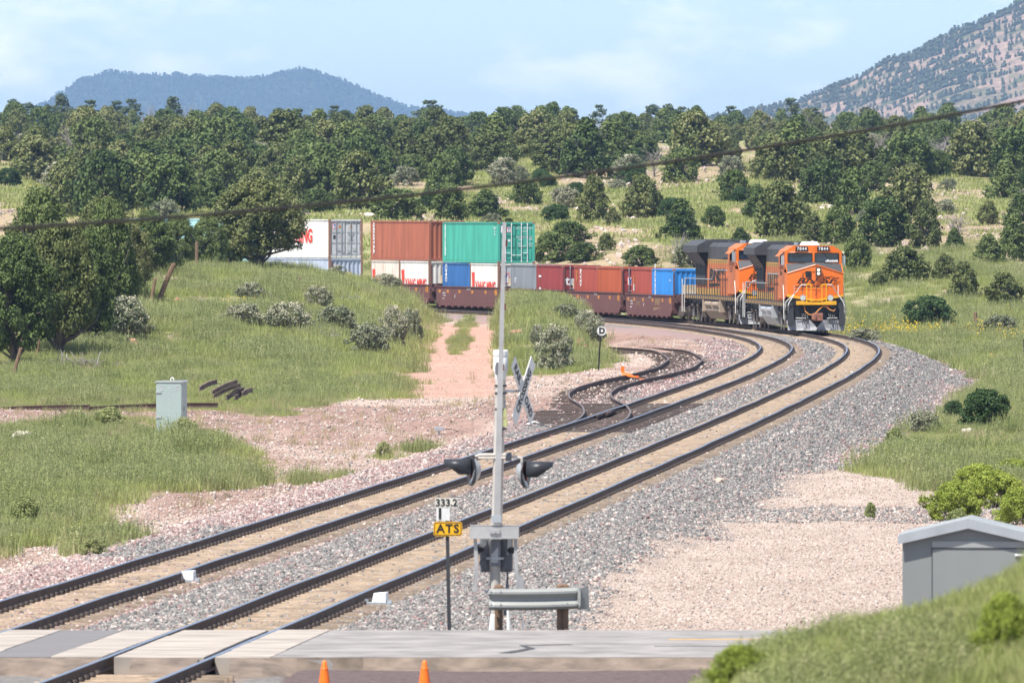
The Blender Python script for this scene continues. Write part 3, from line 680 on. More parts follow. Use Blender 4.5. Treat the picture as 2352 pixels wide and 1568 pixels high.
M['wellin'] = pmat('well_car_gear', (.10,.05,.045), .8, 0, .2)
M['truck'] = pmat('truck_casting_dusty', (.10,.075,.06), .85, 0, .25, 3)
M['wheel'] = pmat('wheel_steel', (.12,.09,.075), .55, .5, .2)
M['beige'] = pmat('tan_cover', (.48,.38,.26), .7)
def wheelset(mb, x, y, r=.46):
    for s in (-1, 1):
        mb.cyl((x+s*.70, y, r), (x+s*.82, y, r), r*.97, r*.97, 18); mb.cyl((x+s*.66, y, r), (x+s*.70, y, r), r*1.05, r*1.05, 18)
    mb.cyl((x-.66, y, r), (x+.66, y, r), .08)
def truck_parts(root, y, wb=1.78, r=.42, k=0):
    w = MB(); wheelset(w, 0, y-wb/2, r); wheelset(w, 0, y+wb/2, r); w.build('wheels', M['wheel'], root, smooth=True)
    f = MB()
    for s in (-1, 1):
        f.prism([(y-wb/2-.2, .5), (y-wb/2+.15, .62), (y-.35, .82), (y+.35, .82), (y+wb/2-.15, .62), (y+wb/2+.2, .5), (y+wb/2+.1, .32), (y+.45, .2), (y-.45, .2), (y-wb/2-.1, .32)], 'x', s*1.02-.07, s*1.02+.07)
        for q in (-.18, 0, .18): f.cyl((s*1.06, y+q, .28), (s*1.06, y+q, .62), .07, n=8)
    f.box(-.9, .9, y-.2, y+.2, .35, .75); f.build('truck', M['truck'], root)
def well_unit(i, label, bnsf=False, mark='C'):
    a = CH[i]; s0, s1 = a-1.45, a+13.6; loc, rz = place(s0, s1, 0); t = empty('well_car', loc, rz, label, 'freight car', 'well cars of the container train')
    y0, y1 = .72, 14.35; zt, zb = 1.45, .26; W_ = 1.46; W2 = 1.36
    b = MB()
    for s in (-1, 1):
        b.prism([(y0+.55, zb), (y1-.55, zb), (y1, zb+.35), (y1, zt-.06), (y0, zt-.06), (y0, zb+.35)], 'x', s*W2, s*(W2+.05)); b.box(min(s*W2, s*W_), max(s*W2, s*W_), y0, y1, zt-.06, zt)
        b.box(min(s*W2, s*(W_-.02)), max(s*W2, s*(W_-.02)), y0+.6, y1-.6, zb-.05, zb+.03)
        for q in range(9):
            yy = y0+1.2+q*1.42; b.box(min(s*1.1, s*(W_)), max(s*1.1, s*W_), yy, yy+.45, zb-.14, zb-.04)
    for q in range(7): yy = y0+.9+q*1.95; b.box(-W2, W2, yy, yy+.3, zb-.02, zb+.1)
    b.box(-W2, W2, y0-.02, y0+.05, .40, zt).box(-W2, W2, y1-.05, y1+.02, .40, zt)
    b.build('well_side', M['well'], t)
    e = MB()                                                    # end bulkheads and platforms over the shared trucks
    for yy, q in ((-.05, 1), (14.45, -1)):
        e.box(-.35, .35, min(yy, yy+q*1.2), max(yy, yy+q*1.2), .75, 1.15); e.box(-1.2, 1.2, yy+q*.85-.08, yy+q*.85+.08, .95, 1.5)
        e.box(-1.36, -1.2, yy+q*.5-.4, yy+q*.5+.4, 1.0, 1.25); e.box(1.2, 1.36, yy+q*.5-.4, yy+q*.5+.4, 1.0, 1.25)
    e.build('end_sill', M['wellin'], t)
    p = MB(); p.box(-.95, 1.0, -.25, .62, 1.50, 1.55); p.build('platform', M['galv'], t)
    MB().box(-.80, -.12, .05, .55, 1.56, 2.05).build('brake_box', M['beige'], t)
    h = MB(); 
    h.tube([(-1.36, .42, .5), (-1.36, .42, 2.75)], .045, 6); h.tube([(-1.36, .42, 2.7), (-1.36, .60, 2.7), (-1.36, .60, 1.6)], .02, 4)
    for z in (.6, .9, 1.2): h.tube([(-1.42, .30, z), (-1.42, .68, z)], .018, 4)
    h.tube([(-.2, .3, 1.55), (-.2, .3, 2.6)], .022, 5) if i != 0 else None
    h.build('grab_iron', M['wellin'], t)
    br = MB(); br.cyl((-1.0, .15, 1.28), (-1.0, .02, 1.28), .26, n=12); br.build('brake_wheel', M['wellin'], t)
    sq = MB()
    for yy in (1.2, 3.3, 6.2, 9.0, 11.6, 13.4): sq.box(-W2-.055, -W2-.05, yy, yy+.42, zt-.42, zt-.24)
    sq.box(-W2-.055, -W2-.05, y0+.35, y0+.75, zt-.5, zt-.12)
    sq.build('reflector', T_or, t)
    X_ = -W2-.054
    text('HLMX 2533', .17, T_wh, t, face('left', X_, 7.2, zt-.15), label='small white car number'); text('LD LMT 4 0 8 T', .10, T_wh, t, face('left', X_, 12.6, zt-.45)); text('CAPY 12500 LB', .09, T_wh, t, face('left', X_, 12.6, zt-.6)); text('LT WT 3700', .09, T_wh, t, face('left', X_, 12.8, zt-.8))
    text(mark, .30, T_wh, t, face('left', X_, 10.2 if mark != 'A' else 9.0, .82))
    if bnsf:
        text('BNSF', .50, T_gold, t, face('left', X_, 5.0, 1.0), shear=.25, bold=.02, wide=1.25); MB().add([(X_, 6.2, .68), (X_, 6.2, .50), (X_, 3.6, .68)], [(0, 1, 2)]).build('emblem', T_gold, t)
        text('255 290', .34, T_gold, t, face('left', X_, 10.7, .85))
    truck_parts(t, 0, k=i)
    if i in (4, 7): truck_parts(t, 14.9)
    return t
wl = ['front well car right behind the second locomotive, with a worn gold emblem', 'well car carrying the red and orange-red pair', 'well car carrying the grey and dark red pair', 'well car under the tall green container', 'well car under the rust-red container, half hidden by the hill', 'well car under the white and pale blue stack', 'first well car hidden behind the left junipers', 'second well car hidden behind the left junipers']
for i in range(8): well_unit(i, wl[i], i in (0, 2), 'AEDCBAED'[i])
def putc(i, half, layer, *a, ln=None, **k):
    s = CH[i]+(6.12 if half == 1 else 0); ln = ln or (12.19 if half is None else 6.06)
    loc, rz = place(CH[i]-1.45, CH[i]+13.6, 0); d = s-(CH[i]-1.45); z = .37+(2.61 if layer else 0)
    p = (loc[0]-math.sin(rz)*d, loc[1]+math.cos(rz)*d, loc[2]+z); return container(p, rz, ln, *a, **k)
def hv(t, s, x, y, sz, mat=None, **k): text(s, sz*1.3, mat or T_wh, t, face('left', -1.219+.012, x, y, -math.pi/2), bold=.02, **k)
def logo(t, u, v, w, h, at, axis='front', col=True):
    m = face(axis, at, u, v)
    def rect(a, b, c, d, mat, nm='emblem'):
        q = MB().quad((a, b, 0), (c, b, 0), (c, d, 0), (a, d, 0)); o = q.build(nm, mat, t); o.data.transform(m)
    q = MB().quad((-w/2, -h/2, 0), (w/2, -h/2, 0), (w/2, h/2, 0), (-w/2, h/2, 0)); o = q.build('emblem', T_red if col else T_bl, t); o.data.transform(m)
    q = MB().quad((-w*.4, -h*.42, .003), (w*.4, -h*.42, .003), (w*.4, h*.42, .003), (-w*.4, h*.42, .003)); o = q.build('emblem', T_wh, t); o.data.transform(m)
    q = MB().add([(-w*.36, h*.40, .006), (-w*.08, h*.0, .006), (-w*.08, -h*.38, .006), (w*.08, -h*.38, .006), (w*.08, 0, .006), (w*.36, h*.40, .006), (w*.12, h*.4, .006), (0, h*.15, .006), (-w*.12, h*.4, .006)], [tuple(range(9))]); o = q.build('emblem', T_bl, t); o.data.transform(m)
LX = -1.219+.013
c = putc(0, 0, 0, 'bblue', 'bright blue container at the head of the train, its corrugated end showing'); hv(c, 'CRONOS', 5.2, 1.95, .34); text('22 G1', .2, T_wh, c, face('left', LX, .9, 1.9))
c = putc(0, 1, 0, 'red', 'red container just behind the bright blue one'); hv(c, 'CAI', 5.4, 1.9, .26, T_or); hv(c, 'GE', 5.4, 1.45, .26)
c = putc(1, 0, 0, 'orange', 'orange-red container on the well car with the pair of reds', doors=True, dcol='maroon'); logo(c, -.62, 1.75, .42, .52, .034); text('CAXU 61', .13, T_wh, c, face('front', .034, .5, 2.2))
c = putc(1, 1, 0, 'red', 'red container with small yellow and blue letters behind the orange-red one'); hv(c, 'CAI', 5.4, 2.0, .30, T_or); hv(c, 'RYD', 4.4, 1.9, .42)
c = putc(2, 0, 0, 'maroon', 'dark red container with white lettering on its door end', doors=True, dcol='maroon'); text('tex', .78, T_wh, c, face('front', .032, -.50, 1.62), bold=.02); text('e', .4, T_wh, c, face('front', .032, -.42, 1.0)); hv(c, 'I C I', 5.3, .95, .62, spacing=1.4)
c = putc(2, 1, 0, 'grey', 'plain grey container ahead of the green stack'); text('CP', .42, T_wh, c, face('left', LX, 5.0, 1.6))
c = putc(3, 0, 0, 'white', 'white container with red lettering under the green one, next to the blue', doors=True, dcol='doors', rusty=True); logo(c, -.72, 1.65, .5, .66, .034); text('YANG MING', .85, T_red, c, face('left', LX, 2.75, 1.08), bold=.03, wide=.92); 
c2 = MB().add([(LX, 5.75, 2.0), (LX, 5.1, 2.0), (LX, 5.25, .4), (LX, 5.55, .4)], [(0, 1, 2, 3)]).build('emblem', T_red, c)
c = putc(3, 1, 0, 'blue', 'deep blue container below the green one'); hv(c, 'CMC', 5.3, 1.95, .42)
c = putc(3, None, 1, 'teal', 'long green container with white locking bars, highest beside the gate arm', doors=True); hv(c, 'TRITON LEASING', 11.6, 1.45, .20)
text('GVTU 407340 8', .17, T_wh, c, face('front', .034, .52, 2.2)); text('4310', .15, T_wh, c, face('front', .034, .55, 2.0)); text('MAX GROSS 30480\nTARE         3900\n\nNET          26580\nCU CAP     67.6', .145, T_wh, c, face('front', .034, .60, 1.35)); logo(c, -.5, 2.1, .26, .32, .034)
MB().quad((-1.03, .033, 1.9), (-.68, .033, 1.9), (-.68, .033, 2.38), (-1.03, .033, 2.38)).build('placard', T_wh, c); text('T', .4, T_bk, c, face('front', .031, -.86, 2.14), shear=.3); MB().cyl((-.48, .034, 1.42), (-.48, .030, 1.42), .08, n=14).build('placard', T_wh, c); text('TTNU 4\nJS\nUS', .2, T_wh, c, face('left', LX, .75, 2.0))
c = putc(4, 0, 0, 'white', 'white container with red lettering and an emblem on its end, under the rust-red one', rusty=True); text('YANG MING', .85, T_red, c, face('left', LX, 2.75, 1.08), bold=.03, wide=.92); logo(c, .02, 1.75, .62, .9, -.001)
MB().add([(LX, 5.75, 2.0), (LX, 5.1, 2.0), (LX, 5.25, .4), (LX, 5.55, .4)], [(0, 1, 2, 3)]).build('emblem', T_red, c)
c = putc(4, 1, 0, 'cream', 'rust-stained white container at the rear under the rust-red one', rusty=True); text('YANG MING', .85, T_red, c, face('left', LX, 2.75, 1.08), bold=.03, wide=.92)
MB().add([(LX, 5.75, 2.0), (LX, 5.1, 2.0), (LX, 5.25, .4), (LX, 5.55, .4)], [(0, 1, 2, 3)]).build('emblem', T_red, c)
c = putc(4, None, 1, 'rust', 'long rust-red container with white letters running down its side'); hv(c, 'GENSTAR', 11.55, 1.45, .34, spacing=1.1); text('• • • • • •', .16, T_bk, c, face('left', LX, 9.8, .55))
c = putc(5, None, 0, 'cosco', 'pale blue container under the white one, bottoms hidden by the hill', rusty=True); text('C O S C O', .95, T_bl, c, face('left', LX, 6.6, 1.15), bold=.04, wide=1.0); text('中远', .4, T_bl, c, face('left', LX, 10.8, 2.1))
c = putc(5, None, 1, 'white', 'long white container with big red letters and grey doors, behind the ragged juniper', doors=True, dcol='doors', rusty=True); text('YANG MING', 1.25, T_red, c, face('left', LX, 6.6, 1.42), bold=.05, wide=1.0)
logo(c, -.78, 2.12, .34, .40, .034); text('YMLU 4674074', .15, T_bk, c, face('front', .034, .55, 2.3)); text('MAX GR\nTARE\nNET\nCU CAP', .12, T_bk, c, face('front', .034, .42, 1.35))
for x in (-.42, .38): 
    MB().add([(x-.12, .033, 2.0), (x+.12, .033, 2.0), (x, .033, 2.25)], [(0, 1, 2)]).build('warning_sticker', T_or, c)
MB().quad((-.90, .033, 1.25), (-.72, .033, 1.25), (-.72, .033, 1.52), (-.90, .033, 1.52)).build('placard', M['dark'], c); text('▬', .1, T_red, c, face('front', .034, -.42, 1.4))
for i, l in ((6, 'pale teal container whose roof edge shows above the left junipers, nearer one'), (7, 'pale teal container whose roof edge shows above the left junipers, farther one')):
    putc(i, None, 0, 'tealp', l.replace('whose roof edge shows above', 'in the lower tier behind')); putc(i, None, 1, 'tealp', l)
# ------------------------------------------------------------------ locomotives
O_ = pmat('orange_engine_paint', (.72,.155,.012), .38, 0, .07, 1.0, rust=.06, rustcol=(.4,.16,.08)); Od = pmat('dusty_orange_engine_paint', (.50,.145,.045), .6, 0, .14, 1.2, rust=.18, rustcol=(.25,.13,.09), stretch=(1,1,.5))
Kd = pmat('dark_grey_engine_paint', (.058,.058,.060), .6, 0, .2, 1.0, rust=.12, rustcol=(.12,.09,.07)); Ye = pmat('yellow_engine_paint', (.72,.36,.015), .5, 0, .1); Yd = pmat('dusty_yellow_stripe', (.46,.26,.06), .65, 0, .15)
Gl = pmat('windshield_glass', (.02,.035,.06), .08, 0, .05, spec=.8); Wr = pmat('white_handrail', (.72,.71,.66), .5); Si = pmat('silver_paint', (.50,.51,.52), .4, .3, .1, 2); Tn = pmat('dusty_tan_tank', (.36,.28,.21), .75, 0, .12, 2)
Pl = pmat('plow_grey', (.30,.30,.31), .5, .2, .2, 2); Ru = pmat('coupler_rust', (.28,.12,.08), .8, 0, .3)
def emis(name, c, s):
    m, t, b = newmat(name); b.inputs['Emission Color'].default_value = (*c, 1); b.inputs['Emission Strength'].default_value = s; b.inputs['Base Color'].default_value = (*c, 1); return m
Lt = emis('headlight_lit', (1.0, .80, .52), 1.1); Le = pmat('lamp_glass', (.55,.56,.55), .15, .3)
def loco(s0, num, label, dusty):
    loc, rz = place(s0, s0+22.3, 0); t = empty('locomotive', loc, rz, label, 'locomotive', 'pair of orange locomotives'); LB = Od; zf = 1.60
    # --- frame, pilot, plow
    f = MB(); f.box(-1.5, 1.5, .9, 21.6, 1.36, 1.60); f.box(-1.15, 1.15, 1.0, 21.5, 1.05, 1.36); f.build('underframe', Kd, t)
    st = MB()
    for i in range(26):
        y = 1.6+i*.76
        for s in (-1, 1): st.box(min(s*1.5, s*1.506), max(s*1.5, s*1.506), y, y+.28, 1.40, 1.56)
    st.build('sill_marks', Yd, t)
    p = MB(); p.box(-1.5, 1.5, .78, .92, .55, 1.60); p.prism([(.35, .42), (.92, .42), (.92, 1.58), (.78, 1.58)], 'x', -1.5, -1.2); p.prism([(.35, .42), (.92, .42), (.92, 1.58), (.78, 1.58)], 'x', 1.2, 1.5); p.build('pilot', M['black'], t)
    pw = MB()
    for s in (-1, 1):
        pw.add([(s*.02, -.02, .12), (s*1.48, .62, .14), (s*1.56, .80, .62), (s*1.5, .74, .68), (s*.35, .42, .68), (s*.02, .30, .30), (s*.02, .30, .10), (s*1.48, .80, .12)], [(0,1,2,3,4,5), (0,6,7,1)])
    pw.build('plow', Pl, t)
    MB().prism([(-1.05, 1.46), (1.05, 1.46), (1.05, 1.66), (.7, 1.66), (.3, 1.60), (-.3, 1.60), (-.7, 1.66), (-1.05, 1.66)], 'y', .42, .95).build('anticlimber', Ye, t, bevel=.015)
    c = MB(); c.box(-.16, .16, -.25, .8, .72, .98); c.box(-.28, .24, -.42, -.12, .64, 1.04); c.box(-.34, -.16, -.62, -.2, .68, 1.0); c.build('coupler', Ru, t, bevel=.03)
    h = MB(); h.tube([(-.62, .70, 1.38), (-.58, .55, 1.12), (-.38, .5, .95), (-.12, .5, .96), (.12, .5, 1.2), (.32, .5, 1.38), (.52, .5, 1.36), (.72, .5, 1.2), (.92, .5, 1.14), (1.02, .6, 1.28)], .03, 6); h.build('jumper_cable', pmat('orange_hose', (.62,.27,.07), .6), t, smooth=True)
    a = MB()
    for x in (-.75, -.66, -.57, -.48, .66, .75, .84, .93): a.tube([(x, .62, 1.0), (x+.02, .40, .75), (x, .30, .42), (x+.03, .28, .30)], .022, 5)
    a.build('air_hose', M['black'], t); a = MB()
    for x in (-.75, -.66, -.48, .66, .75, .93): a.cyl((x, .27, .44), (x+.02, .25, .26), .03, n=6)
    a.build('glad_hand', M['galv'], t)
    MB().box(.54, .72, .68, .77, 1.33, 1.47).build('signal_cover', M['red_lens'], t); MB().box(-.7, -.5, .68, .77, 1.33, 1.43).box(.8, .98, .68, .77, 1.33, 1.45).build('receptacle', Kd, t)
    for x in (-1.32, 1.32):
        q = MB().cyl((x, .76, 1.30), (x, .72, 1.30), .10, n=14).build('step_light', T_wh, t)
    cr_ = MB()
    for s in (-1, 1): cr_.tube([(s*1.1, .5, .78), (s*.55, .42, .76)], .02, 5)
    cr_.build('cut_lever', Wr, t)
    # --- steps at the front corners, ladder wells
    sp = MB()
    for s in (-1, 1):
        for y in (1.25, 20.9):
            for z in (.45, .80, 1.15): sp.box(min(s*1.15, s*1.5), max(s*1.15, s*1.5), y-.35, y+.35, z, z+.05)
            sp.box(min(s*1.12, s*1.15), max(s*1.12, s*1.15), y-.4, y+.4, .4, 1.4)
    sp.build('steps', M['dark'], t)
    # --- nose: two front facets meeting at a ridge, sloped dark top
    zl, zr = 3.10, 3.42; yn = 1.05
    nose = MB(); nf = 1.02; rd_ = .80
    for s in (-1, 1):
        nose.add([(0, rd_, 1.72), (s*1.49, nf, 1.98), (s*1.49, nf+.05, zl), (0, rd_+.12, 3.56), (s*1.49, 2.5, 1.72), (s*1.49, 2.5, zl+.1)], [(0, 1, 2, 3), (1, 4, 5, 2)])
    nose.build('nose', O_, t)
    MB().add([(0, .84, 1.6), (-1.47, 1.05, 1.6), (-1.49, 1.03, 1.90), (0, .805, 1.64), (1.47, 1.05, 1.6), (1.49, 1.03, 1.90)], [(0, 1, 2, 3), (0, 4, 5, 3)]).build('nose_skirt', M['black'], t)
    MB().add([(0, .79, 1.63), (-1.495, 1.015, 1.89), (-1.495, 1.015, 2.02), (0, .79, 1.76), (1.495, 1.015, 1.89), (1.495, 1.015, 2.02)], [(0, 1, 2, 3), (0, 4, 5, 3)]).build('yellow_stripe', Ye, t)
    # dark anti-glare panels and orange rim on top of the nose
    ag = MB()
    for s in (-1, 1): ag.add([(0, rd_+.12, 3.56), (s*1.49, nf+.05, zl), (s*1.49, 1.95, 3.62), (0, 1.72, 3.70)], [(0, 1, 2, 3)])
    ag.build('nose_top', pmat('antiglare_grey', (.07, .07, .072), .75), t)
    rm = MB()
    for s in (-1, 1): rm.tube([(0, rd_+.11, 3.57), (s*1.48, nf+.04, zl+.015), (s*1.48, 1.95, 3.63)], .035, 5)
    rm.build('nose_rim', O_, t)
    # --- cab: faceted front with windshields, sloping roof
    cab = MB(); zt = 4.56
    P0 = lambda x: 1.72+.16*abs(x)/1.5
    fr = [(-1.50, 3.60), (-1.50, 4.28), (-1.05, zt), (0, zt+.03), (1.05, zt), (1.50, 4.28), (1.50, 3.60)]
    # wall frame around two window openings
    wx = [(-1.36, -.09), (.06, 1.33)]; wz0, wz1 = 3.70, 4.17
    for a, b, c_, d in [(-1.5, 1.5, 3.58, wz0), (-1.5, 1.5, wz1, 4.28), (-1.5, wx[0][0], wz0, wz1), (wx[0][1], wx[1][0], wz0, wz1), (wx[1][1], 1.5, wz0, wz1)]:
        seg = sorted({a, b, 0.0} if a < 0 < b else {a, b})
        for u, v in zip(seg[:-1], seg[1:]): cab.add([(u, P0(u), c_), (v, P0(v), c_), (v, P0(v), d), (u, P0(u), d)], [(0, 1, 2, 3)])
    for s in (-1, 1): cab.add([(s*1.5, P0(1.5), 4.28), (s*1.05, P0(1.05), zt), (0, P0(0), zt+.03), (0, P0(0), 4.28)], [(0, 1, 2, 3)])
    cab.add([(-1.5, 1.88, 4.28), (-1.05, 1.83, zt), (-1.05, 5.0, zt), (-1.5, 5.0, 4.28)], [(0, 1, 2, 3)]); cab.add([(1.5, 1.88, 4.28), (1.05, 1.83, zt), (1.05, 5.0, zt), (1.5, 5.0, 4.28)], [(0, 1, 2, 3)])
    cab.add([(-1.05, 1.83, zt), (0, 1.72, zt+.03), (1.05, 1.83, zt), (1.05, 5.0, zt), (-1.05, 5.0, zt)], [(0, 1, 2, 3, 4)]); cab.add([(-1.5, 5, 1.7), (1.5, 5, 1.7), (1.5, 5, 4.28), (1.05, 5, zt), (-1.05, 5, zt), (-1.5, 5, 4.28)], [(0, 1, 2, 3, 4, 5)])
    cab.build('cab', O_, t)
    cs = MB()
    for s in (-1, 1):
        for a, b, c_, d in [(2.4, 5.0, 1.75, 3.35), (1.9, 5.0, 3.3, 3.62), (1.9, 2.5, 3.62, 4.2), (4.3, 5.0, 3.62, 4.2), (1.9, 5.0, 4.16, 4.28)]: cs.quad((s*1.498, a, c_), (s*1.498, b, c_), (s*1.498, b, d), (s*1.498, a, d))
    cs.build('cab_side', Od, t)
    sw = MB()
    for s in (-1, 1): sw.quad((s*1.44, 2.4, 3.6), (s*1.44, 4.4, 3.6), (s*1.44, 4.4, 4.2), (s*1.44, 2.4, 4.2))
    sw.build('side_window', Gl, t)
    vs = MB()
    for s in (-1, 1): vs.add([(s*1.5, 2.4, 4.26), (s*1.5, 4.3, 4.26), (s*1.78, 4.3, 4.0), (s*1.78, 2.4, 4.0)], [(0, 1, 2, 3)])
    vs.build('sunshade', Od, t)
    mi_ = MB()
    for s in (-1, 1): mi_.box(min(s*1.54, s*1.70), max(s*1.54, s*1.70), 2.0, 2.04, 3.55, 4.05)
    mi_.build('mirror', M['galv'], t)
    for a, b in wx:
        gl = MB().add([(a, P0(a)+.05, wz0), (b, P0(b)+.05, wz0), (b, P0(b)+.05, wz1), (a, P0(a)+.05, wz1)], [(0, 1, 2, 3)]).build('windshield', Gl, t)
        fr_ = MB()
        q = [(a, wz0), (b, wz0), (b, wz1), (a, wz1), (a, wz0)]
        for i in range(4): fr_.tube([(q[i][0], P0(q[i][0])-.005, q[i][1]), (q[i+1][0], P0(q[i+1][0])-.005, q[i+1][1])], .022, 4)
        fr_.build('window_frame', M['black'], gl); m_ = (a+b)/2
        MB().tube([(m_-.2, P0(m_)-.03, wz1+.06), (m_+.12, P0(m_)-.04, wz0+.2)], .012, 4).tube([(m_-.15, 1.55, 3.66), (m_+.25, 1.5, 3.64)], .02, 4).build('wiper', M['black'], gl)
        MB().box(a+.1, b-.1, P0(m_)-.06, P0(m_)-.02, wz1+.055, wz1+.08).build('eyebrow', Wr if a < 0 else O_, gl)
    if not dusty: 
        pa = MB(); r = np.random.default_rng(3)
        for k in range(7): x = .62+k*.09; pa.hexa([(x, 1.79, wz0+.01), (x+.14, 1.79, wz0+.01), (x+.14, 1.81, wz0+.01), (x, 1.81, wz0+.01), (x+.02, 1.79, wz0+.05+r.uniform(.02, .12)), (x+.1, 1.79, wz0+.05+r.uniform(.02, .12)), (x+.1, 1.81, wz0+.09), (x+.03, 1.81, wz0+.09)])
        pa.build('papers', T_wh, t)
    for u in (-.64, .50):
        nb = MB().hexa([(u-.33, P0(u)-.07, 4.27), (u+.33, P0(u)-.07, 4.27), (u+.33, P0(u)+.08, 4.27), (u-.33, P0(u)+.08, 4.27), (u-.31, P0(u)-.09, 4.53), (u+.31, P0(u)-.09, 4.53), (u+.31, P0(u)+.05, 4.53), (u-.31, P0(u)+.05, 4.53)]).build('number_board', M['black'], t)
        text(num, .25, T_wh, nb, face('front', P0(u)-.10, u, 4.40), bold=.003, spacing=1.15, wide=.95)
        MB().box(u-.36, u+.36, P0(u)-.06, P0(u)+.02, 4.235, 4.265).build('board_frame', O_, nb)
    MB().add([(-.48, 2.6, zt+.03), (.42, 2.6, zt+.03), (.42, 4.2, zt+.03), (-.48, 4.2, zt+.03), (-.36, 2.7, zt+.22), (.30, 2.7, zt+.22), (.30, 4.1, zt+.22), (-.36, 4.1, zt+.22)], [(0,1,5,4), (1,2,6,5), (2,3,7,6), (3,0,4,7), (4,5,6,7)]).build('air_conditioner', M['white'], t, bevel=.04)
    ah = MB(); 
    for q in range(5): ah.cyl((.0, 5.6, zt+.07), (.0, 6.2+q*.01, zt+.07), .05)
    for q in range(3): ah.cyl((-.25+q*.22, 5.4, zt+.05), (-.25+q*.22, 5.9, zt+.10), .09, .11, 10)
    ah.build('air_horn', M['black'], t)
    # --- headlights, nose door, ditch lights
    MB().box(.0, .27, .72, .98, 2.98, 3.42).build('headlight_housing', Kd, t)
    for z in (3.11, 3.30): MB().cyl((.135, .72, z), (.135, .69, z), .07, .07, 14).build('headlight', Lt if not dusty else Le, t)
    MB().box(-.54, -.24, .845, .90, 2.92, 3.24).build('nose_window', M['black'], t, bevel=.03)
    dr_ = MB().tube([(-.70, .895, 2.05), (-.70, .90, 3.30), (-.12, .80, 3.44), (-.02, .78, 3.45)], .016, 4).tube([(-.02, .775, 3.4), (-.02, .77, 1.95)], .02, 4); dr_.build('nose_door', Od, t)
    hd = MB()
    for a, b in ((-.76, 3.1), (-.76, 2.55), (-.76, 2.3)): hd.box(a-.02, a+.03, .86, .90, b, b+.12)
    for x in (.45, .88): hd.tube([(x, .88, 3.15), (x+.03, .78, 3.0), (x+.05, .80, 2.55), (x+.05, .88, 2.45)], .014, 4)
    hd.tube([(.45, .85, 3.14), (.88, .92, 3.14)], .014, 4).tube([(-1.25, .90, 2.45), (-1.0, .86, 2.45)], .014, 4).build('grab_iron', O_, t)
    for x in (-.72, .73):
        lg = MB().cyl((x, .62, 1.84), (x, .44, 1.84), .10, .165, 16).build('ditch_light', Kd, t); MB().cyl((x, .438, 1.84), (x, .43, 1.84), .15, .15, 16).build('lens', Le, lg)
    # nose lettering: wide slanted letters on both facets, swoosh below
    for s, tx_ in ((-1, 'BN'), (1, 'SF')):
        th = math.atan2(.22, 1.49)*(-s); m = Matrix.Translation((0, .795, 2.72)) @ Matrix.Rotation(-s*-th if False else (math.atan2(.22, 1.49) if s > 0 else -math.atan2(.22, 1.49)), 4, 'Z') @ Matrix(((1,0,0,0),(0,0,-1,0),(0,1,0,0),(0,0,0,1)))
        text(tx_, .42, T_bk, t, m @ Matrix.Translation((-.52 if s < 0 else .64, 0, .035)), shear=.35, wide=1.8 if s < 0 else 2.1, bold=.008, spacing=1.05).data.transform(Matrix.Translation((0, 0, 0)))
        rw = MB().add([(s*1.15 if s < 0 else .0, 0, 0), (s*.05 if s < 0 else .35, 0, 0), (s*.05 if s < 0 else .25, .06, 0), (s*1.05 if s < 0 else .0, .06, 0)], [(0, 1, 2, 3)]).build('swoosh', T_bk, t); rw.data.transform(m @ Matrix.Translation((0, -.34, .035)))
    # --- handrails: white at the corners, yellow gates in the middle
    hr = MB()
    for s in (-1, 1):
        hr.tube([(s*.55, .42, 2.52), (s*.80, .42, 2.52), (s*.90, .50, 2.40), (s*1.02, .62, 2.18), (s*1.56, .95, 1.62), (s*1.60, 1.0, 1.50), (s*1.60, 1.0, .62)], .024, 6)
        hr.tube([(s*1.16, .60, 2.50), (s*1.16, .60, 2.02), (s*1.42, .60, 1.62), (s*1.48, .60, 1.45), (s*1.48, .60, .90), (s*1.25, .58, .78)], .024, 6)
        hr.tube([(s*1.6, 1.9, 2.5), (s*1.6, 1.62, 1.9), (s*1.6, 1.55, .7)], .024, 6)
        hr.tube([(s*1.6, 20.3, 2.5), (s*1.6, 20.5, 1.5), (s*1.6, 20.6, .6)], .024, 6); hr.tube([(s*1.6, 21.4, 2.5), (s*1.6, 21.4, .6)], .024, 6)
    hr.build('handrail', Wr, t, smooth=True)
    gt = MB()
    for s in (-1, 1):
        for x in (.29, .52): gt.tube([(s*x, .44, 1.62), (s*x, .44, 2.54)], .028, 6)
        gt.tube([(s*.29, .44, 2.54), (s*.56, .44, 2.54)], .028, 6)
    gt.tube([(-.29, .44, 2.50), (-.15, .42, 2.38), (0, .41, 2.34), (.15, .42, 2.38), (.29, .44, 2.50)], .012, 4).build('gate_rail', Ye, t, smooth=True)
    # --- long hood
    y0, y1 = 5.0, 20.6; wh = .92
    hood = MB(); hood.box(-wh, wh, y0, y1, 1.98, 3.42); hood.build('hood_lower', LB, t)
    hu = MB(); hu.prism([(-wh, 3.64), (wh, 3.64), (wh, 4.35), (wh-.25, 4.58), (-wh+.25, 4.58), (-wh, 4.35)], 'y', y0, y1); hu.build('hood_upper', Kd, t)
    for nm_, a, b in (('lower_stripe', 1.62, 1.98), ('upper_stripe', 3.42, 3.64)):
        q = MB().box(-wh-.004, wh+.004, y0+.02, y1-.02, a, b).build(nm_, Yd, t)
    dl = MB()
    for s in (-1, 1):
        for i in range(18):
            y = y0+.3+i*.84; dl.box(min(s*wh, s*(wh+.012)), max(s*wh, s*(wh+.012)), y, y+.03, 1.7, 3.62)
            if i % 3: dl.box(min(s*wh, s*(wh+.02)), max(s*wh, s*(wh+.02)), y+.35, y+.39, 2.5, 2.62)
        dl.box(min(s*wh, s*(wh+.012)), max(s*wh, s*(wh+.012)), y0, y1, 3.515, 3.53)
    dl.build('hood_door_seams', Kd, t)
    vt = MB()
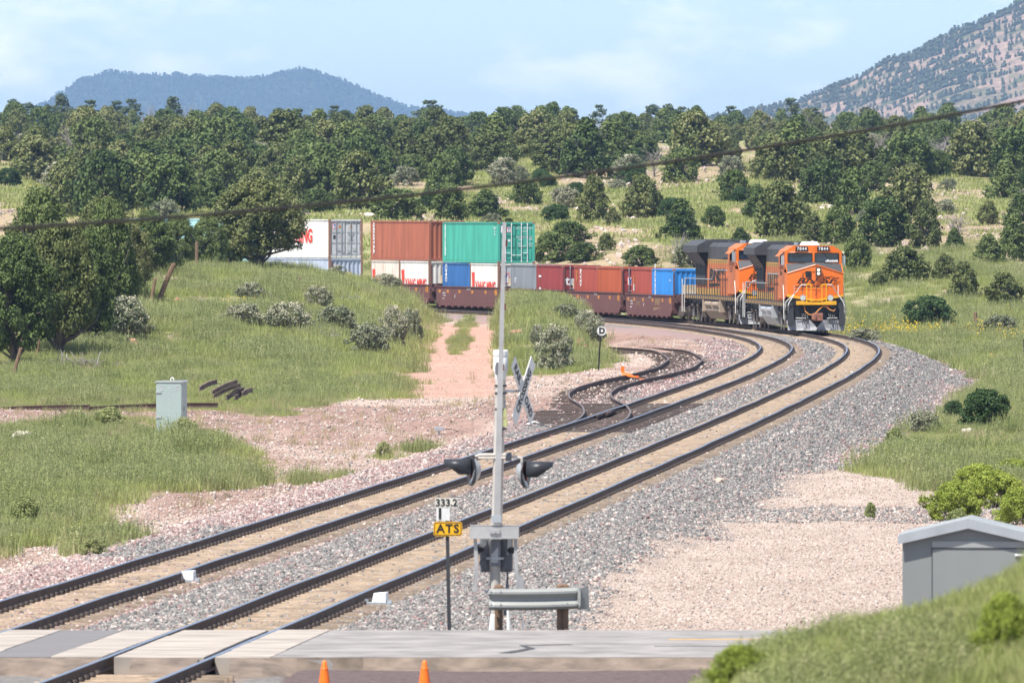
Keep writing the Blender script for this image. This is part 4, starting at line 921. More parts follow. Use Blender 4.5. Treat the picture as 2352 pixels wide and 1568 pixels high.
    for s in (-1, 1):
        vt.box(min(s*wh, s*(wh+.06)), max(s*wh, s*(wh+.06)), 8.0, 10.6, 3.75, 4.3); vt.box(min(s*wh, s*(wh+.06)), max(s*wh, s*(wh+.06)), 16.6, 20.3, 2.2, 3.3)
        for i in range(14): vt.box(min(s*wh, s*(wh+.09)), max(s*wh, s*(wh+.09)), 16.7+i*.26, 16.82+i*.26, 2.2, 3.25)
    vt.build('intake_grille', Kd, t)
    lv = MB()
    for s in (-1, 1):
        for q in range(3):
            for z in range(4): lv.box(min(s*wh, s*(wh+.32)), max(s*wh, s*(wh+.32)), 5.5+q*1.1, 6.1+q*1.1, 2.15+z*.14, 2.2+z*.14)
        lv.box(min(s*wh, s*(wh+.30)), max(s*wh, s*(wh+.30)), 5.2, 9.6, 1.62, 2.78)
    lv.build('equipment_cabinet', LB, t)
    # radiator wings at the rear
    rw = MB(); za, zb, zc = 3.85, 4.02, 4.72
    for s in (-1, 1):
        rw.add([(s*wh, 15.9, 4.02), (s*1.58, 15.9, zb), (s*1.58, 15.9, 4.40), (s*1.0, 15.9, zc), (s*wh, 21.4, 4.02), (s*1.58, 21.4, zb), (s*1.58, 21.4, 4.40), (s*1.0, 21.4, zc)], [(0,1,2,3), (4,5,6,7), (0,1,5,4), (1,2,6,5), (2,3,7,6)])
    rw.add([(-1.0, 15.9, zc), (1.0, 15.9, zc), (1.0, 21.4, zc), (-1.0, 21.4, zc)], [(0, 1, 2, 3)]); rw.add([(-1.0, 15.9, zc), (1.0, 15.9, zc), (.92, 15.9, 4.0), (-.92, 15.9, 4.0)], [(0, 1, 2, 3)])
    rw.build('radiator_wing', Kd, t)
    br = MB()
    for s in (-1, 1):
        for y in (16.4, 18.0, 19.4, 20.9): br.prism([(s*.93, 3.1), (s*1.0, 3.1), (s*1.2, 3.7), (s*1.5, 4.0), (s*.93, 4.0)], 'y', y, y+.06)
        br.add([(s*1.5, 16.1, 4.0), (s*.95, 16.1, 3.2), (s*.95, 20.9, 3.2), (s*1.5, 20.9, 4.0)], [(0, 1, 2, 3)])
    br.build('wing_bracket', Kd, t)
    ex = MB(); ex.box(-.35, .35, 10.6, 12.2, 4.56, 4.72); ex.box(-.6, .6, 16.5, 20.8, 4.72, 4.76); ex.box(.1, .5, 7.2, 8.0, 4.56, 4.70); ex.build('exhaust_stack', Kd, t)
    MB().box(-.3, .1, 7.4, 8.3, 4.56, 4.72).build('roof_hatch', M['galv'], t)
    MB().box(-.7, .7, y1, 21.2, 1.98, 3.9).build('rear_hood', LB, t)
    text('BNSF', .95, T_bk if dusty else T_gold, t, face('left', -wh-.022, 12.6, 2.72), bold=.03, wide=2.6, shear=.1); text('BNSF', .95, T_gold, t, face('right', wh+.022, 12.6, 2.72), bold=.03, wide=2.6, shear=.1)
    MB().add([(-wh-.018, 15.5, 2.28), (-wh-.018, 15.2, 2.06), (-wh-.018, 8.8, 2.28)], [(0, 1, 2)]).build('emblem', T_bk, t); text(num, .38, T_bk, t, face('left', -1.503, 3.8, 3.1), wide=1.6)
    # walkway railing with stanchions
    sr = MB()
    for s in (-1, 1):
        for i in range(19):
            y = 3.2+i*.98; sr.tube([(s*1.46, y, 1.60), (s*1.46, y, 2.52 if y > 11 else 3.05)], .022, 5)
    sr.build('stanchion', M['dark'], t); sr = MB()
    for s in (-1, 1): sr.tube([(s*1.46, 3.2, 3.05), (s*1.46, 10.4, 3.05), (s*1.46, 10.9, 2.52), (s*1.46, 21.2, 2.52)], .024, 5)
    sr.build('side_rail', M['galv'], t)
    # fuel tank, air reservoirs
    tk = Tn if dusty else Si
    MB().prism([(-1.42, 1.25), (-1.42, .75), (-1.05, .28), (1.05, .28), (1.42, .75), (1.42, 1.25)], 'y', 7.9, 14.2).build('fuel_tank', tk, t, bevel=.05)
    rv = MB()
    for s in (-1, 1):
        for a in (8.5, 11.2): rv.cyl((s*1.32, a, 1.12), (s*1.32, a+2.3, 1.12), .21, n=14)
        for a in (7.7, 13.9): rv.box(min(s*1.2, s*1.52), max(s*1.2, s*1.52), a, a+.4, .7, 1.35)
    rv.build('air_reservoir', tk, t, smooth=True)
    for y in (8.2, 13.9): MB().cyl((-1.40, y, 1.33), (-1.40, y, 1.50), .09, n=10).build('fuel_filler', M['red_lens'], t)
    # trucks: three axles each
    for yc in (4.3, 17.8):
        w = MB()
        for d in (-1.85, 0, 1.85): wheelset(w, 0, yc+d, .53)
        w.build('wheels', M['wheel'], t, smooth=True); f = MB()
        for s in (-1, 1):
            f.prism([(yc-2.5, .85), (yc-2.3, 1.1), (yc+2.3, 1.1), (yc+2.5, .85), (yc+2.3, .72), (yc+1.2, .80), (yc+.5, .62), (yc-.5, .62), (yc-1.2, .80), (yc-2.3, .72)], 'x', s*1.08-.08, s*1.08+.08)
            for d in (-1.85, 0, 1.85): f.box(s*1.14-.12, s*1.14+.12, yc+d-.22, yc+d+.22, .36, .78); f.box(s*1.1-.1, s*1.1+.1, yc+d-.45, yc+d-.28, .35, .8); f.box(s*1.1-.1, s*1.1+.1, yc+d+.28, yc+d+.45, .35, .8)
            for d in (-.95, .95): f.cyl((s*1.26, yc+d, 1.0), (s*1.26, yc+d+.5, 1.0), .14, n=10)
        f.build('truck_frame', M['truck'], t); 
        sb = MB()
        for s in (-1, 1):
            for d in (-1.6, .2, 1.5): sb.tube([(s*1.2, yc+d, .9), (s*1.22, yc+d+.1, .35), (s*1.22, yc+d+.35, .12)], .035, 5)
        sb.build('sand_pipe', M['galv'], t)
    return t
loco(0.0, '7844', 'lead orange locomotive with lit headlights facing the camera', False)
loco(23.3, '7233', 'second orange locomotive, partly hidden behind the lead one', True)
# ------------------------------------------------------------------ crossing signal with raised gate arm
def at(px, py, y): return ((px-1176)/FP*y, y, CAMZ-(py-500)/FP*y)
gy = 134.6; gx = (1137-1176)/FP*gy; gb = gz(gx, gy); k = FP/gy     # ~149 px per metre here
sg = empty('crossing_signal', (gx, gy, gb), 0, 'railroad crossing signal mast with raised gate arm and black-hooded flashers', 'crossing signal')
H_ = lambda py: CAMZ-(py-500)/k-gb; Xp = lambda px: (px-1137)/k
MB().tube([(0, .16, .1), (0, .16, H_(1240))], .085, 14).tube([(.02, .16, H_(1240)), (Xp(1150), .16, H_(870))], [.085, .08], 14).build('mast', M['mastpaint'], sg, smooth=True)
MB().prism([(-.14, .02), (.16, .02), (.10, .62), (-.07, .62)], 'y', .06, .30).prism([(.18, .05), (.27, .05), (.22, .75), (.18, .75)], 'y', .1, .25).build('base_casting', M['white'], sg, bevel=.02)
MB().box(-.28, .32, -.12, .55, -.12, .06).build('base_pad', M['shoulder'], sg, bevel=.05)
MB().cyl((0, .16, .95), (0, .16, .99), .16, n=14).cyl((0, .16, H_(1285)), (0, .16, H_(1280)), .14, n=14).build('mast_collar', M['galv'], sg)
# gate machine: two housings behind the mast, bolts
bx = MB(); bx.box(Xp(1102), Xp(1178), .22, .62, H_(1315), H_(1232)); bx.build('gate_machine', M['greybox'], sg, bevel=.035)
bo = MB()
for z in (1255, 1293): bo.cyl((Xp(1107), .215, H_(z)), (Xp(1107), .17, H_(z)), .045, n=12)
bo.box(Xp(1113), Xp(1117), .16, .21, H_(1310), H_(1238)).box(Xp(1154), Xp(1157), .16, .21, H_(1300), H_(1238)).build('cover_bolt', M['greybox'], sg)
MB().box(Xp(1128), Xp(1150), .06, .08, H_(1300), H_(1240)).build('conduit_cover', M['greybox'], sg)
wr = MB()
for i in range(6): wr.box(Xp(1129)+i*.018, Xp(1129)+i*.018+.009, .052, .058, H_(1292), H_(1272)+.02*i)
wr.build('striped_tape', M['white'], sg)
cf = MB().tube([(Xp(1158), .1, H_(1240)), (Xp(1164), .08, H_(1270)), (Xp(1160), .07, H_(1300)), (Xp(1152), .08, H_(1318))], .009, 5).tube([(Xp(1166), .2, H_(1305)), (Xp(1165), .2, H_(1345)), (Xp(1160), .2, .6)], .028, 8); cf.build('conduit', M['greybox'], sg, smooth=True)
# cross channel carrying the arm
ch = MB(); ch.box(Xp(1079), Xp(1192), -.14, -.12, H_(1234), H_(1206)); ch.box(Xp(1079), Xp(1192), -.14, .02, H_(1207), H_(1205)); ch.box(Xp(1079), Xp(1192), -.20, -.12, H_(1236), H_(1233)); ch.build('arm_channel', M['alu'], sg)
MB().box(Xp(1125), Xp(1148), -.17, -.14, H_(1224), H_(1215)).cyl((Xp(1136), -.17, H_(1220)), (Xp(1136), -.2, H_(1220)), .02, n=8).build('channel_bracket', M['alu'], sg)
sa = MB()
sa.prism([(Xp(1088), H_(1236)), (Xp(1095), H_(1236)), (Xp(1097), H_(1260)), (Xp(1099), H_(1320)), (Xp(1096), H_(1330)), (Xp(1095), H_(1357)), (Xp(1088), H_(1357)), (Xp(1090), H_(1320))], 'y', -.12, .10)
sa.prism([(Xp(1180), H_(1236)), (Xp(1188), H_(1236)), (Xp(1190), H_(1320)), (Xp(1203), H_(1330)), (Xp(1203), H_(1357)), (Xp(1186), H_(1357)), (Xp(1186), H_(1330)), (Xp(1182), H_(1310))], 'y', -.12, .10); sa.build('support_arm', M['alu'], sg)
MB().cyl((Xp(1096), 0, H_(1262)), (Xp(1104), .3, H_(1262)), .05).cyl((Xp(1180), 0, H_(1264)), (Xp(1170), .3, H_(1264)), .05).build('pivot', M['dark'], sg)
MB().box(Xp(1199), Xp(1203), .2, .24, 0, .55).build('hold_post', M['galv'], sg)
# the arm itself: tapering aluminium bar, standing almost upright
x0, z0 = Xp(1141), H_(1204); x1, z1 = Xp(1158.5), H_(510)
def armpt(t): return x0+(x1-x0)*t, z0+(z1-z0)*t
arm = MB()
for a, b in ((0, .3), (.3, .62), (.62, 1)):
    (xa, za), (xb, zb) = armpt(a), armpt(b); wa, wb = .082-.040*a, .082-.040*b
    arm.hexa([(xa-wa*.62, -.16, za), (xa+wa*.62, -.16, za), (xa+wa*.62, -.09, za), (xa-wa*.62, -.09, za), (xb-wb*.62, -.16, zb), (xb+wb*.62, -.16, zb), (xb+wb*.62, -.09, zb), (xb-wb*.62, -.09, zb)])
arm.build('gate_arm', M['alu'], sg)
al = MB()
for t in (.30, .52, .72, .93): x, z = armpt(t); al.box(x+.02, x+.055, -.12, -.06, z-.05, z+.05)
al.build('arm_lamp', M['red_lens'], sg); x, z = armpt(.02); MB().box(x-.09, x+.07, -.17, -.08, z-.06, z+.05).build('arm_clamp', M['galv'], sg)
# bell housing on top: white cylinder with an oval opening, tapered base
bt = Xp(1150); bz = H_(872)
MB().tube([(bt, .16, bz), (bt, .16, bz+.10), (bt, .16, bz+.16), (bt, .16, bz+.36), (bt, .16, H_(817))], [.085, .10, .118, .112, .105], 16).tube([(bt, .16, H_(817)), (bt, .16, H_(806)), (bt, .16, H_(804))], [.12, .12, .10], 16).build('bell_housing', M['white'], sg, smooth=True)
MB().prism([(bt-.085, H_(858)), (bt-.055, H_(862)), (bt-.03, H_(858)), (bt-.025, H_(840)), (bt-.04, H_(832)), (bt-.07, H_(832)), (bt-.088, H_(842))], 'y', .035, .06).build('bell_opening', M['greybox'], sg)
# flashers on a cross pipe
hp_ = MB(); zc = H_(1048)
hp_.tube([(Xp(1093), .12, H_(1062)), (Xp(1093), .12, H_(1048)), (Xp(1102), .12, H_(1045)), (Xp(1170), .12, H_(1045))], .028, 8); hp_.tube([(Xp(1160), .12, H_(1048)), (Xp(1190), .12, H_(1050)), (Xp(1198), .12, H_(1053)), (Xp(1200), .12, H_(1066))], .024, 8); hp_.tube([(Xp(1098), .10, H_(1052)), (Xp(1165), .10, H_(1052))], .02, 8)
hp_.build('cross_pipe', M['mastpaint'], sg, smooth=True)
MB().cyl((Xp(1161), .14, H_(1049)), (Xp(1175), .14, H_(1049)), .07, n=12).build('pipe_junction', M['greybox'], sg)
for s, cx, cz in ((-1, 1084, 1083), (1, 1206, 1089)):
    X = Xp(cx); Z = H_(cz); fl = MB()
    # thin black background disc seen nearly edge-on, facing left or right
    fl.cyl((X, .10, Z), (X+s*.015, .095, Z), .225, .225, 28); fo = fl.build('flasher', M['hood'], sg)
    MB().tube([(X-s*.01, .10, Z), (X-s*.09, .11, Z-.02), (X-s*.13, .11, Z-.03)], [.20, .16, .06], 16).build('lamp_body', M['galv'], fo, smooth=True)
    # open hood: a shell longer above, cut back below
    n = 18; V = []; F = []
    for i in range(n+1):
        a = -R(38)+(math.pi+R(76))*i/n; r = .15; ln = .42 if .28 < i/n < .72 else .42-.25*(abs(i/n-.5)-.22)/.28
        V += [(X+s*.015, .10-math.cos(a)*r, Z+.05+math.sin(a)*r), (X+s*(.015+ln), .10-math.cos(a)*r, Z+.045+math.sin(a)*r)]
    for i in range(n): F.append((2*i, 2*i+1, 2*i+3, 2*i+2))
    ho_ = MB().add(V, F).build('hood', M['hood'], fo, smooth=True); so2 = ho_.modifiers.new('solid', 'SOLIDIFY'); so2.thickness = .006
    MB().cyl((X+s*.02, .10, Z+.03), (X+s*.03, .10, Z+.03), .14, n=18).build('lens', M['red_lens'], fo)
# crossbuck behind the arm on the mast, seen at a steep angle
cb = empty('crossbuck', (0, 0, 0)); cb.parent = sg; cb.location = (Xp(1201), .45, H_(899)); cb.rotation_euler = (0, 0, R(69))
def blade(ang, words, front):
    o = empty('x', (0, 0, 0)); bpy.data.objects.remove(o)
    b = MB(); w, h2 = .62, .115; y = -.012 if front else 0
    b.prism([(-w, -h2), (w-.09, -h2), (w, 0), (w-.0, h2), (-w+.09, h2), (-w, 0)] if False else [(-w, -h2), (w, -h2), (w, h2), (-w, h2)], 'y', y-.005, y+.005)
    bo_ = b.build('blade', M['sign_white'], cb); bo_.data.transform(Matrix.Rotation(-ang, 4, 'Y')); m = Matrix(((1,0,0,0),(0,0,-1,0),(0,1,0,0),(0,0,0,1)))
    text(words, .185, T_bk, bo_, Matrix.Rotation(-ang, 4, 'Y') @ Matrix.Translation((0, y-.008, 0)) @ m, bold=.006, spacing=1.05, wide=.93)
blade(R(48), 'CROSSING', True); blade(R(-48), 'RAIL    ROAD', False)
MB().tube([(Xp(1155), .16, H_(899)), (Xp(1201), .45, H_(899))], .02, 6).build('crossbuck_bracket', M['galv'], sg)
# side bits on the mast: pipes, brackets, yellow-green tag boxes
sb = MB()
for py in (886, 903, 940, 985): sb.cyl((Xp(1150)-.0, .16, H_(py)-.015), (Xp(1150), .16, H_(py)+.015), .095, n=14)
sb.build('pipe_clamp', M['dark'], sg)
MB().tube([(Xp(1158), .16, H_(880)), (Xp(1158), .16, H_(935))], .012, 5).build('side_pipe', M['black'], sg); MB().box(Xp(1154), Xp(1162), .1, .18, H_(938), H_(920)).build('junction_box', M['greybox'], sg)
MB().box(Xp(1156), Xp(1163), .08, .14, H_(960), H_(938)).box(Xp(1156), Xp(1166), .08, .10, H_(980), H_(962)).build('tag_box', pmat('faded_yellow_green', (.42,.44,.20), .7), sg)
MB().tube([(Xp(1143), .1, H_(930)), (Xp(1143), .1, H_(955))], .012, 5).build('side_rod', M['redrock'], sg)
# ------------------------------------------------------------------ guard rail
go = empty('guardrail', (0, 0, 0), 0, 'short galvanised W-beam guardrail on two timber posts', 'guardrail'); yg = 133.9; kk = FP/yg
X = lambda px: (px-1176)/kk; Z = lambda py: CAMZ-(py-500)/kk
prof = [(0, 1351), (-.04, 1353), (-.08, 1358), (-.08, 1362), (-.035, 1368), (-.005, 1373), (-.005, 1377), (-.035, 1382), (-.08, 1388), (-.08, 1392), (-.04, 1397), (0, 1399)]
wv_ = MB(); n = 16; V = []
for i in range(n+1):
    t = i/n; px = 1124+(1334-1124)*t
    for a, z in prof: V.append((X(px), yg-.12+a*1.0+.10*t*t, Z(z)-.0-.012*math.sin(t*3)+.02*t))
kq = len(prof); wv_.add(V, [(i*kq+j, i*kq+j+1, (i+1)*kq+j+1, (i+1)*kq+j) for i in range(n) for j in range(kq-1)]); wo_ = wv_.build('beam', M['wbeam'], go, smooth=True); q = wo_.modifiers.new('s', 'SOLIDIFY'); q.thickness = .006
e = MB(); e.add([(X(1326), yg-.1, Z(1352)), (X(1351), yg-.02, Z(1344)), (X(1353), yg+.02, Z(1399)), (X(1326), yg-.06, Z(1399)), (X(1333), yg-.16, Z(1360)), (X(1333), yg-.16, Z(1390))], [(0, 1, 2, 3), (0, 4, 5, 3)]); e.build('end_piece', M['wbeam'], go); q = go.children[-1].modifiers.new('s', 'SOLIDIFY'); q.thickness = .008
for a, b, pt_ in ((1136, 1155, 1343), (1279, 1306, 1342)):
    zb = gz(X((a+b)/2), yg+.1); po = MB().box(X(a), X(b), yg+.0, yg+.18, zb-.3, Z(pt_)); po.build('post', M['wood'], go, bevel=.02); MB().box(X(a)-.02, X(b)+.03, yg-.05, yg+.02, Z(1352), Z(1348)).build('block', M['wood'], go)
bl = MB()
for px in (1128, 1150, 1292, 1330):
    for z in (1356, 1385): bl.cyl((X(px), yg-.20, Z(z)), (X(px), yg-.215, Z(z)), .012, n=6)
bl.build('bolt', M['galv'], go)
# ------------------------------------------------------------------ signs
def onsign(name, px, py_base, y, label, cat='sign'):
    x, yy_, z = (px-1176)/FP*y, y, gz((px-1176)/FP*y, y); return empty(name, (x, yy_, z), 0, label, cat), FP/y, z
sa_, ks, zs = onsign('ats_sign', 1032, 1435, 135.2, 'yellow ATS sign below two white number plates on a steel post')
sz = lambda py: CAMZ-(py-500)/ks-zs; sx = lambda px: (px-1034)/ks
pp = MB()
pp.hexa([(sx(1031), -.01, -.25), (sx(1040), -.01, -.25), (sx(1040), .03, -.25), (sx(1031), .03, -.25), (sx(1024), -.01, sz(1152)), (sx(1032), -.01, sz(1152)), (sx(1032), .03, sz(1152)), (sx(1024), .03, sz(1152))]); pp.build('post', M['dark'], sa_)
MB().box(sx(1001.5), sx(1052.5), -.035, -.025, sz(1165), sz(1143)).build('number_plate', pmat('stained_plate', (.60,.57,.50), .6, 0, .12, 4), sa_); text('333.2', .155, T_bk, sa_, face('front', -.038, sx(1027.5), sz(1154.5)), bold=.004)
MB().box(sx(1004), sx(1035), -.035, -.025, sz(1195), sz(1166)).build('track_plate', M['sign_white'], sa_); text('1', .235, T_bk, sa_, face('front', -.038, sx(1012.5), sz(1180.5)), bold=.008)
r_ = MB(); w2, h2, c2_ = 33/ks, 16.5/ks, .03; cxs, czs = sx(1030.5), sz(1214)
oct_ = lambda w, h, c: [(cxs-w+c, czs-h), (cxs+w-c, czs-h), (cxs+w, czs-h+c), (cxs+w, czs+h-c), (cxs+w-c, czs+h), (cxs-w+c, czs+h), (cxs-w, czs+h-c), (cxs-w, czs-h+c)]
MB().prism(oct_(w2, h2, c2_), 'y', -.040, -.030).build('yellow_plate', M['sign_yel'], sa_)
bd = MB(); o1, o2 = oct_(w2-.012, h2-.012, c2_-.006), oct_(w2-.022, h2-.022, c2_-.01)
for i in range(8): j = (i+1) % 8; bd.add([(o1[i][0], -.0425, o1[i][1]), (o1[j][0], -.0425, o1[j][1]), (o2[j][0], -.0425, o2[j][1]), (o2[i][0], -.0425, o2[i][1])], [(0, 1, 2, 3)])
bd.build('border', T_bk, sa_); text('ATS', .185, T_bk, sa_, face('front', -.044, cxs, czs), bold=.005, spacing=1.15)
# D sign
xd, yd, zd = flat(1374, 868)[0], flat(1374, 868)[1], 0; zd = gz(xd, yd); ds = empty('disc_sign', (xd, yd, zd), 0, 'round white sign with a black letter D on a thin black post', 'sign'); kd = FP/yd; z_ = lambda py: CAMZ-(py-500)/kd-zd; x_ = lambda px: (px-1374)/kd
MB().tube([(0, 0, -.2), (x_(1379.5), 0, z_(768))], .035, 8).build('post', M['black'], ds); cz_ = z_(760); cx_ = x_(1382)
MB().cyl((cx_, -.03, cz_), (cx_, -.05, cz_), 11.2/kd, n=28).build('disc', M['galv'], ds); MB().cyl((cx_, -.051, cz_), (cx_, -.056, cz_), 10/kd, n=28).build('disc_face', M['sign_white'], ds); text('D', .34, T_bk, ds, face('front', -.062, cx_+.01, cz_), bold=.018)
# ------------------------------------------------------------------ small trackside boxes
def sbox(px, py, label, w=.24, h=.22, y=None):
    x, yb_ = flat(px, py, -.22); z = gz(x, yb_); t = empty('rail_box', (x, yb_, z), R(-5), label, 'junction box', 'small pale boxes beside the rails')
    MB().hexa([(-w/2, -.15, .06), (w/2, -.15, .06), (w/2+.02, .15, .06), (-w/2, .15, .06), (-w/2+.03, -.14, h), (w/2, -.14, h+.01), (w/2+.01, .14, h+.01), (-w/2+.09, .14, h)]).build('cover', M['white'], t, bevel=.012)
    MB().box(-w/2-.12, w/2+.08, -.18, .2, .02, .06).box(-w/2-.12, -w/2-.06, -.16, -.1, -.1, .12).box(w/2+.02, w/2+.1, -.14, -.04, .0, .1).build('bracket', M['galv'], t); return t
sbox(431, 1341, 'small white box clipped beside the left track near the crossing'); sbox(872, 1393, 'small white box beside the right track near the crossing')
x, y, z = sight(1008, 998); t = empty('cable_box', (x, y, z), R(8), 'small grey junction box standing on the dirt left of the signal', 'junction box'); MB().box(-.13, .13, -.1, .1, .12, .25).build('box', M['galv'], t, bevel=.01); MB().cyl((0, 0, -.1), (0, 0, .13), .03).box(.13, .2, -.02, .02, .16, .2).build('stem', M['galv'], t); MB().tube([(.2, 0, .18), (.4, 0, .17), (.62, 0, .10), (.75, 0, 0)], .012, 5).build('cable', M['cable'], t)
x, y = flat(1228, 985, -.3); z = gz(x, y)
bm_ = MB(); r = np.random.default_rng(9); n = 7; V = [(x0*.09-.27, y0*.12-.2, .04+r.uniform(0, .13)*(1-abs(x0-3)/4)) for y0 in range(4) for x0 in range(7)]; bm_.add(V, [(j*7+i, j*7+i+1, j*7+i+8, j*7+i+7) for j in range(3) for i in range(6)])
o = bm_.build('plastic_sheet', M['white'], None); o.location = (x, y, z); tag(o, 'crumpled white plastic sheet lying beside the turnout', 'sheet')  # loose white plastic sheet, not a part of the turnout
# ------------------------------------------------------------------ grey cabinet at left
yc = 272.0; xc = (394-1176)/FP*yc; zc_ = gz(xc, yc); cb2 = empty('signal_cabinet', (xc, yc, zc_), R(-14), 'tall grey-green steel signal cabinet standing in the left grass', 'cabinet'); hc = CAMZ-(878-500)*yc/FP-zc_
cg = pmat('grey_green_cabinet_paint', (.36,.43,.41), .45, .15, .05, 1)
MB().box(-.42, .42, -.28, .28, -.05, hc).build('body', cg, cb2); MB().prism([(-.46, hc), (.46, hc), (.46, hc+.04), (.40, hc+.07), (-.40, hc+.05), (-.46, hc+.03)], 'y', -.32, .32).build('lid', M['galv'], cb2)
MB().box(-.395, .395, -.30, -.282, .02, hc-.04).build('door', cg, cb2); hg = MB()
for z in (hc-.33, .62): hg.box(-.42, -.25, -.325, -.298, z, z+.06)
hg.build('hinge', M['galv'], cb2); MB().box(.40, .46, -.1, 0, hc*.5, hc*.5+.1).box(.42, .47, -.2, -.1, .5, .62).build('latch', M['galv'], cb2)
ey = MB().tube([(.02+.055*math.cos(a), 0, hc+.09+.06*math.sin(a)) for a in np.linspace(-.5, math.pi+.5, 9)], .014, 6).build('lifting_eye', M['white'], cb2)
lo = MB()
for x in (-.28, .20): lo.box(x, x+.13, -.308, -.300, hc-.12, hc-.10); lo.box(x+.01, x+.12, -.303, -.300, hc-.26, hc-.12)
lo.build('vent', M['galv'], cb2); rv_ = MB()
for i in range(9): rv_.cyl((-.02, -.301, .2+i*.17), (-.02, -.306, .2+i*.17), .010, n=6)
rv_.build('rivet', M['white'], cb2)
# ------------------------------------------------------------------ silver shed at lower right
ysd = 117.0; ksd = FP/ysd; xs0 = (2225-1176)/ksd; gsh = gz(xs0, ysd); sh_ = empty('equipment_shed', (xs0, ysd, gsh), R(-5), 'silver steel equipment shed with a low gabled roof at lower right', 'shed')
sw_ = 157/ksd; ze = CAMZ-(1240-500)/ksd-gsh; zp = CAMZ-(1192-500)/ksd-gsh; al_ = pmat('brushed_shed_metal', (.27,.285,.27), .45, .2, .10, .8, stretch=(1, 1, .3)); al2 = pmat('shed_roof_metal', (.38,.39,.37), .45, .3, .10, 1)
MB().prism([(-sw_+.03, -.1), (sw_-.03, -.1), (sw_-.03, ze), (-sw_+.03, ze)], 'y', 0, 1.2).build('wall', al_, sh_)
MB().prism([(-sw_+.03, ze), (sw_-.03, ze), (0, zp-.09)], 'y', -.002, 1.2).build('gable', al_, sh_)
rf = MB()
for s in (-1, 1): rf.hexa([(0, -.10, zp-.02), (s*(sw_+.02), -.10, ze+.035), (s*(sw_+.02), 1.3, ze+.035), (0, 1.3, zp-.02), (0, -.10, zp+.015), (s*(sw_+.02), -.10, ze+.07), (s*(sw_+.02), 1.3, ze+.07), (0, 1.3, zp+.015)])
rf.build('roof', al2, sh_)
fa = MB()
for s in (-1, 1): fa.hexa([(0, -.115, zp-.12), (s*(sw_+.025), -.115, ze-.055), (s*(sw_+.025), -.10, ze-.055), (0, -.10, zp-.12), (0, -.115, zp+.01), (s*(sw_+.025), -.115, ze+.065), (s*(sw_+.025), -.10, ze+.065), (0, -.10, zp+.01)])
fa.build('fascia', M['galv'], sh_)
dx0 = -sw_+74/ksd; dx1 = -sw_+311/ksd*.995; dd = MB().box(dx0, min(dx1, sw_-.1), -.02, .0, 0, ze-.11).build('door', al_, sh_); MB().box(dx0, min(dx1, sw_-.1), -.026, -.0, ze-.10, ze-.015).build('header', al2, sh_)
MB().box(dx0-.008, dx0+.002, -.024, 0, -.05, ze-.1).box(dx0, sw_-.1, -.03, -.001, ze-.115, ze-.10).build('door_seam', M['dark'], dd); 
hl = MB(); hl.tube([(.68*sw_, -.05, ze-.20), (.84*sw_, -.05, ze-.20)], .018, 6).tube([(.80*sw_, -.05, ze-.26), (.95*sw_, -.05, ze-.26)], .018, 6); hl.build('handle', M['white'], dd)
# ------------------------------------------------------------------ traffic cones (only their tops reach the frame)
for px, lab in ((745, 'left orange traffic cone at the bottom edge'), (975, 'right orange traffic cone at the bottom edge')):
    y = 115.5; kc = FP/y; x = (px-1176)/kc; zt = CAMZ-(1516-500)/kc; zg = gz(x, y); hcn = zt-zg; t = empty('traffic_cone', (x, y, zg), 0, lab, 'traffic cone', 'orange cones at the bottom edge')
    MB().tube([(0, 0, .03), (0, 0, hcn*.55), (0, 0, hcn*.86)], [.135, .085, .05], 18).build('cone', M['cone'], t, smooth=True); MB().tube([(0, 0, hcn*.86), (0, 0, hcn*.90), (0, 0, hcn*.97), (0, 0, hcn)], [.055, .038, .034, .012], 12).build('grip', M['cone'], t, smooth=True); MB().box(-.19, .19, -.19, .19, 0, .04).build('base', M['black'], t, bevel=.02)
# ------------------------------------------------------------------ overhead cable close to the camera
mbc = MB(); pts = []
for i in range(41):
    px = -700+(3900)*i/40; yc_ = 48+.0075*px; py = 525-.0523*px-.0000307*px*px if px > 0 else 525-.0523*px
    pts.append(((px-1176)/FP*yc_, yc_, CAMZ-(py-500)/FP*yc_))
co = mbc.tube(pts, .0120, 8).build('overhead_cable', M['cable'], None, smooth=True); tag(co, 'dark overhead cable sagging across the view from right to left', 'cable')
# ------------------------------------------------------------------ fence posts, stump, rocks, deadwood
def post(px0, py0, px1, py1, w, label, name='fence_post', y=None, mat='wood', group='old leaning timber fence posts'):
    if y is None: x, y, z = sight(px0, py0)
    else: x = (px0-1176)/FP*y; z = gz(x, y)
    k_ = FP/y; dx = (px1-px0)/k_; dz = (py0-py1)/k_; r_ = w/2/k_
    mb = MB().tube([(0, 0, -.15), (dx*.5, 0, dz*.5), (dx, .02, dz)], [r_*1.05, r_*.95, r_*.9], 7); mb.add([(dx-r_, 0, dz-.01), (dx+r_*.2, .03, dz+.05), (dx+r_, 0, dz-.02), (dx, -.05, dz)], [(0, 1, 2), (0, 2, 3), (0, 1, 3), (1, 2, 3)])
    o = mb.build(name, M[mat], None); o.location = (x, y, z); tag(o, label, 'fence post', group); return o
post(28, 868, 48, 800, 9, 'short brown fence post leaning right at the left edge'); post(345, 697, 357, 640, 8, 'shorter reddish leaning post of the pair on the left hill'); post(363, 690, 399, 606, 12, 'longer thick post leaning right, right one of the hill pair'); post(452, 622, 452, 556, 8, 'upright brown fence post among the hill junipers')
post(677, 655, 690, 637, 8, 'short charred stump post on the hill crest near the pale blue container'); post(2243, 703, 2240, 658, 9, 'upright brown post among the yellow flowers at right', y=512); post(1990, 705, 2012, 680, 8, 'leaning brown post right of the lead locomotive', y=500); post(82, 822, 98, 745, 5, 'thin dark post under the left junipers')
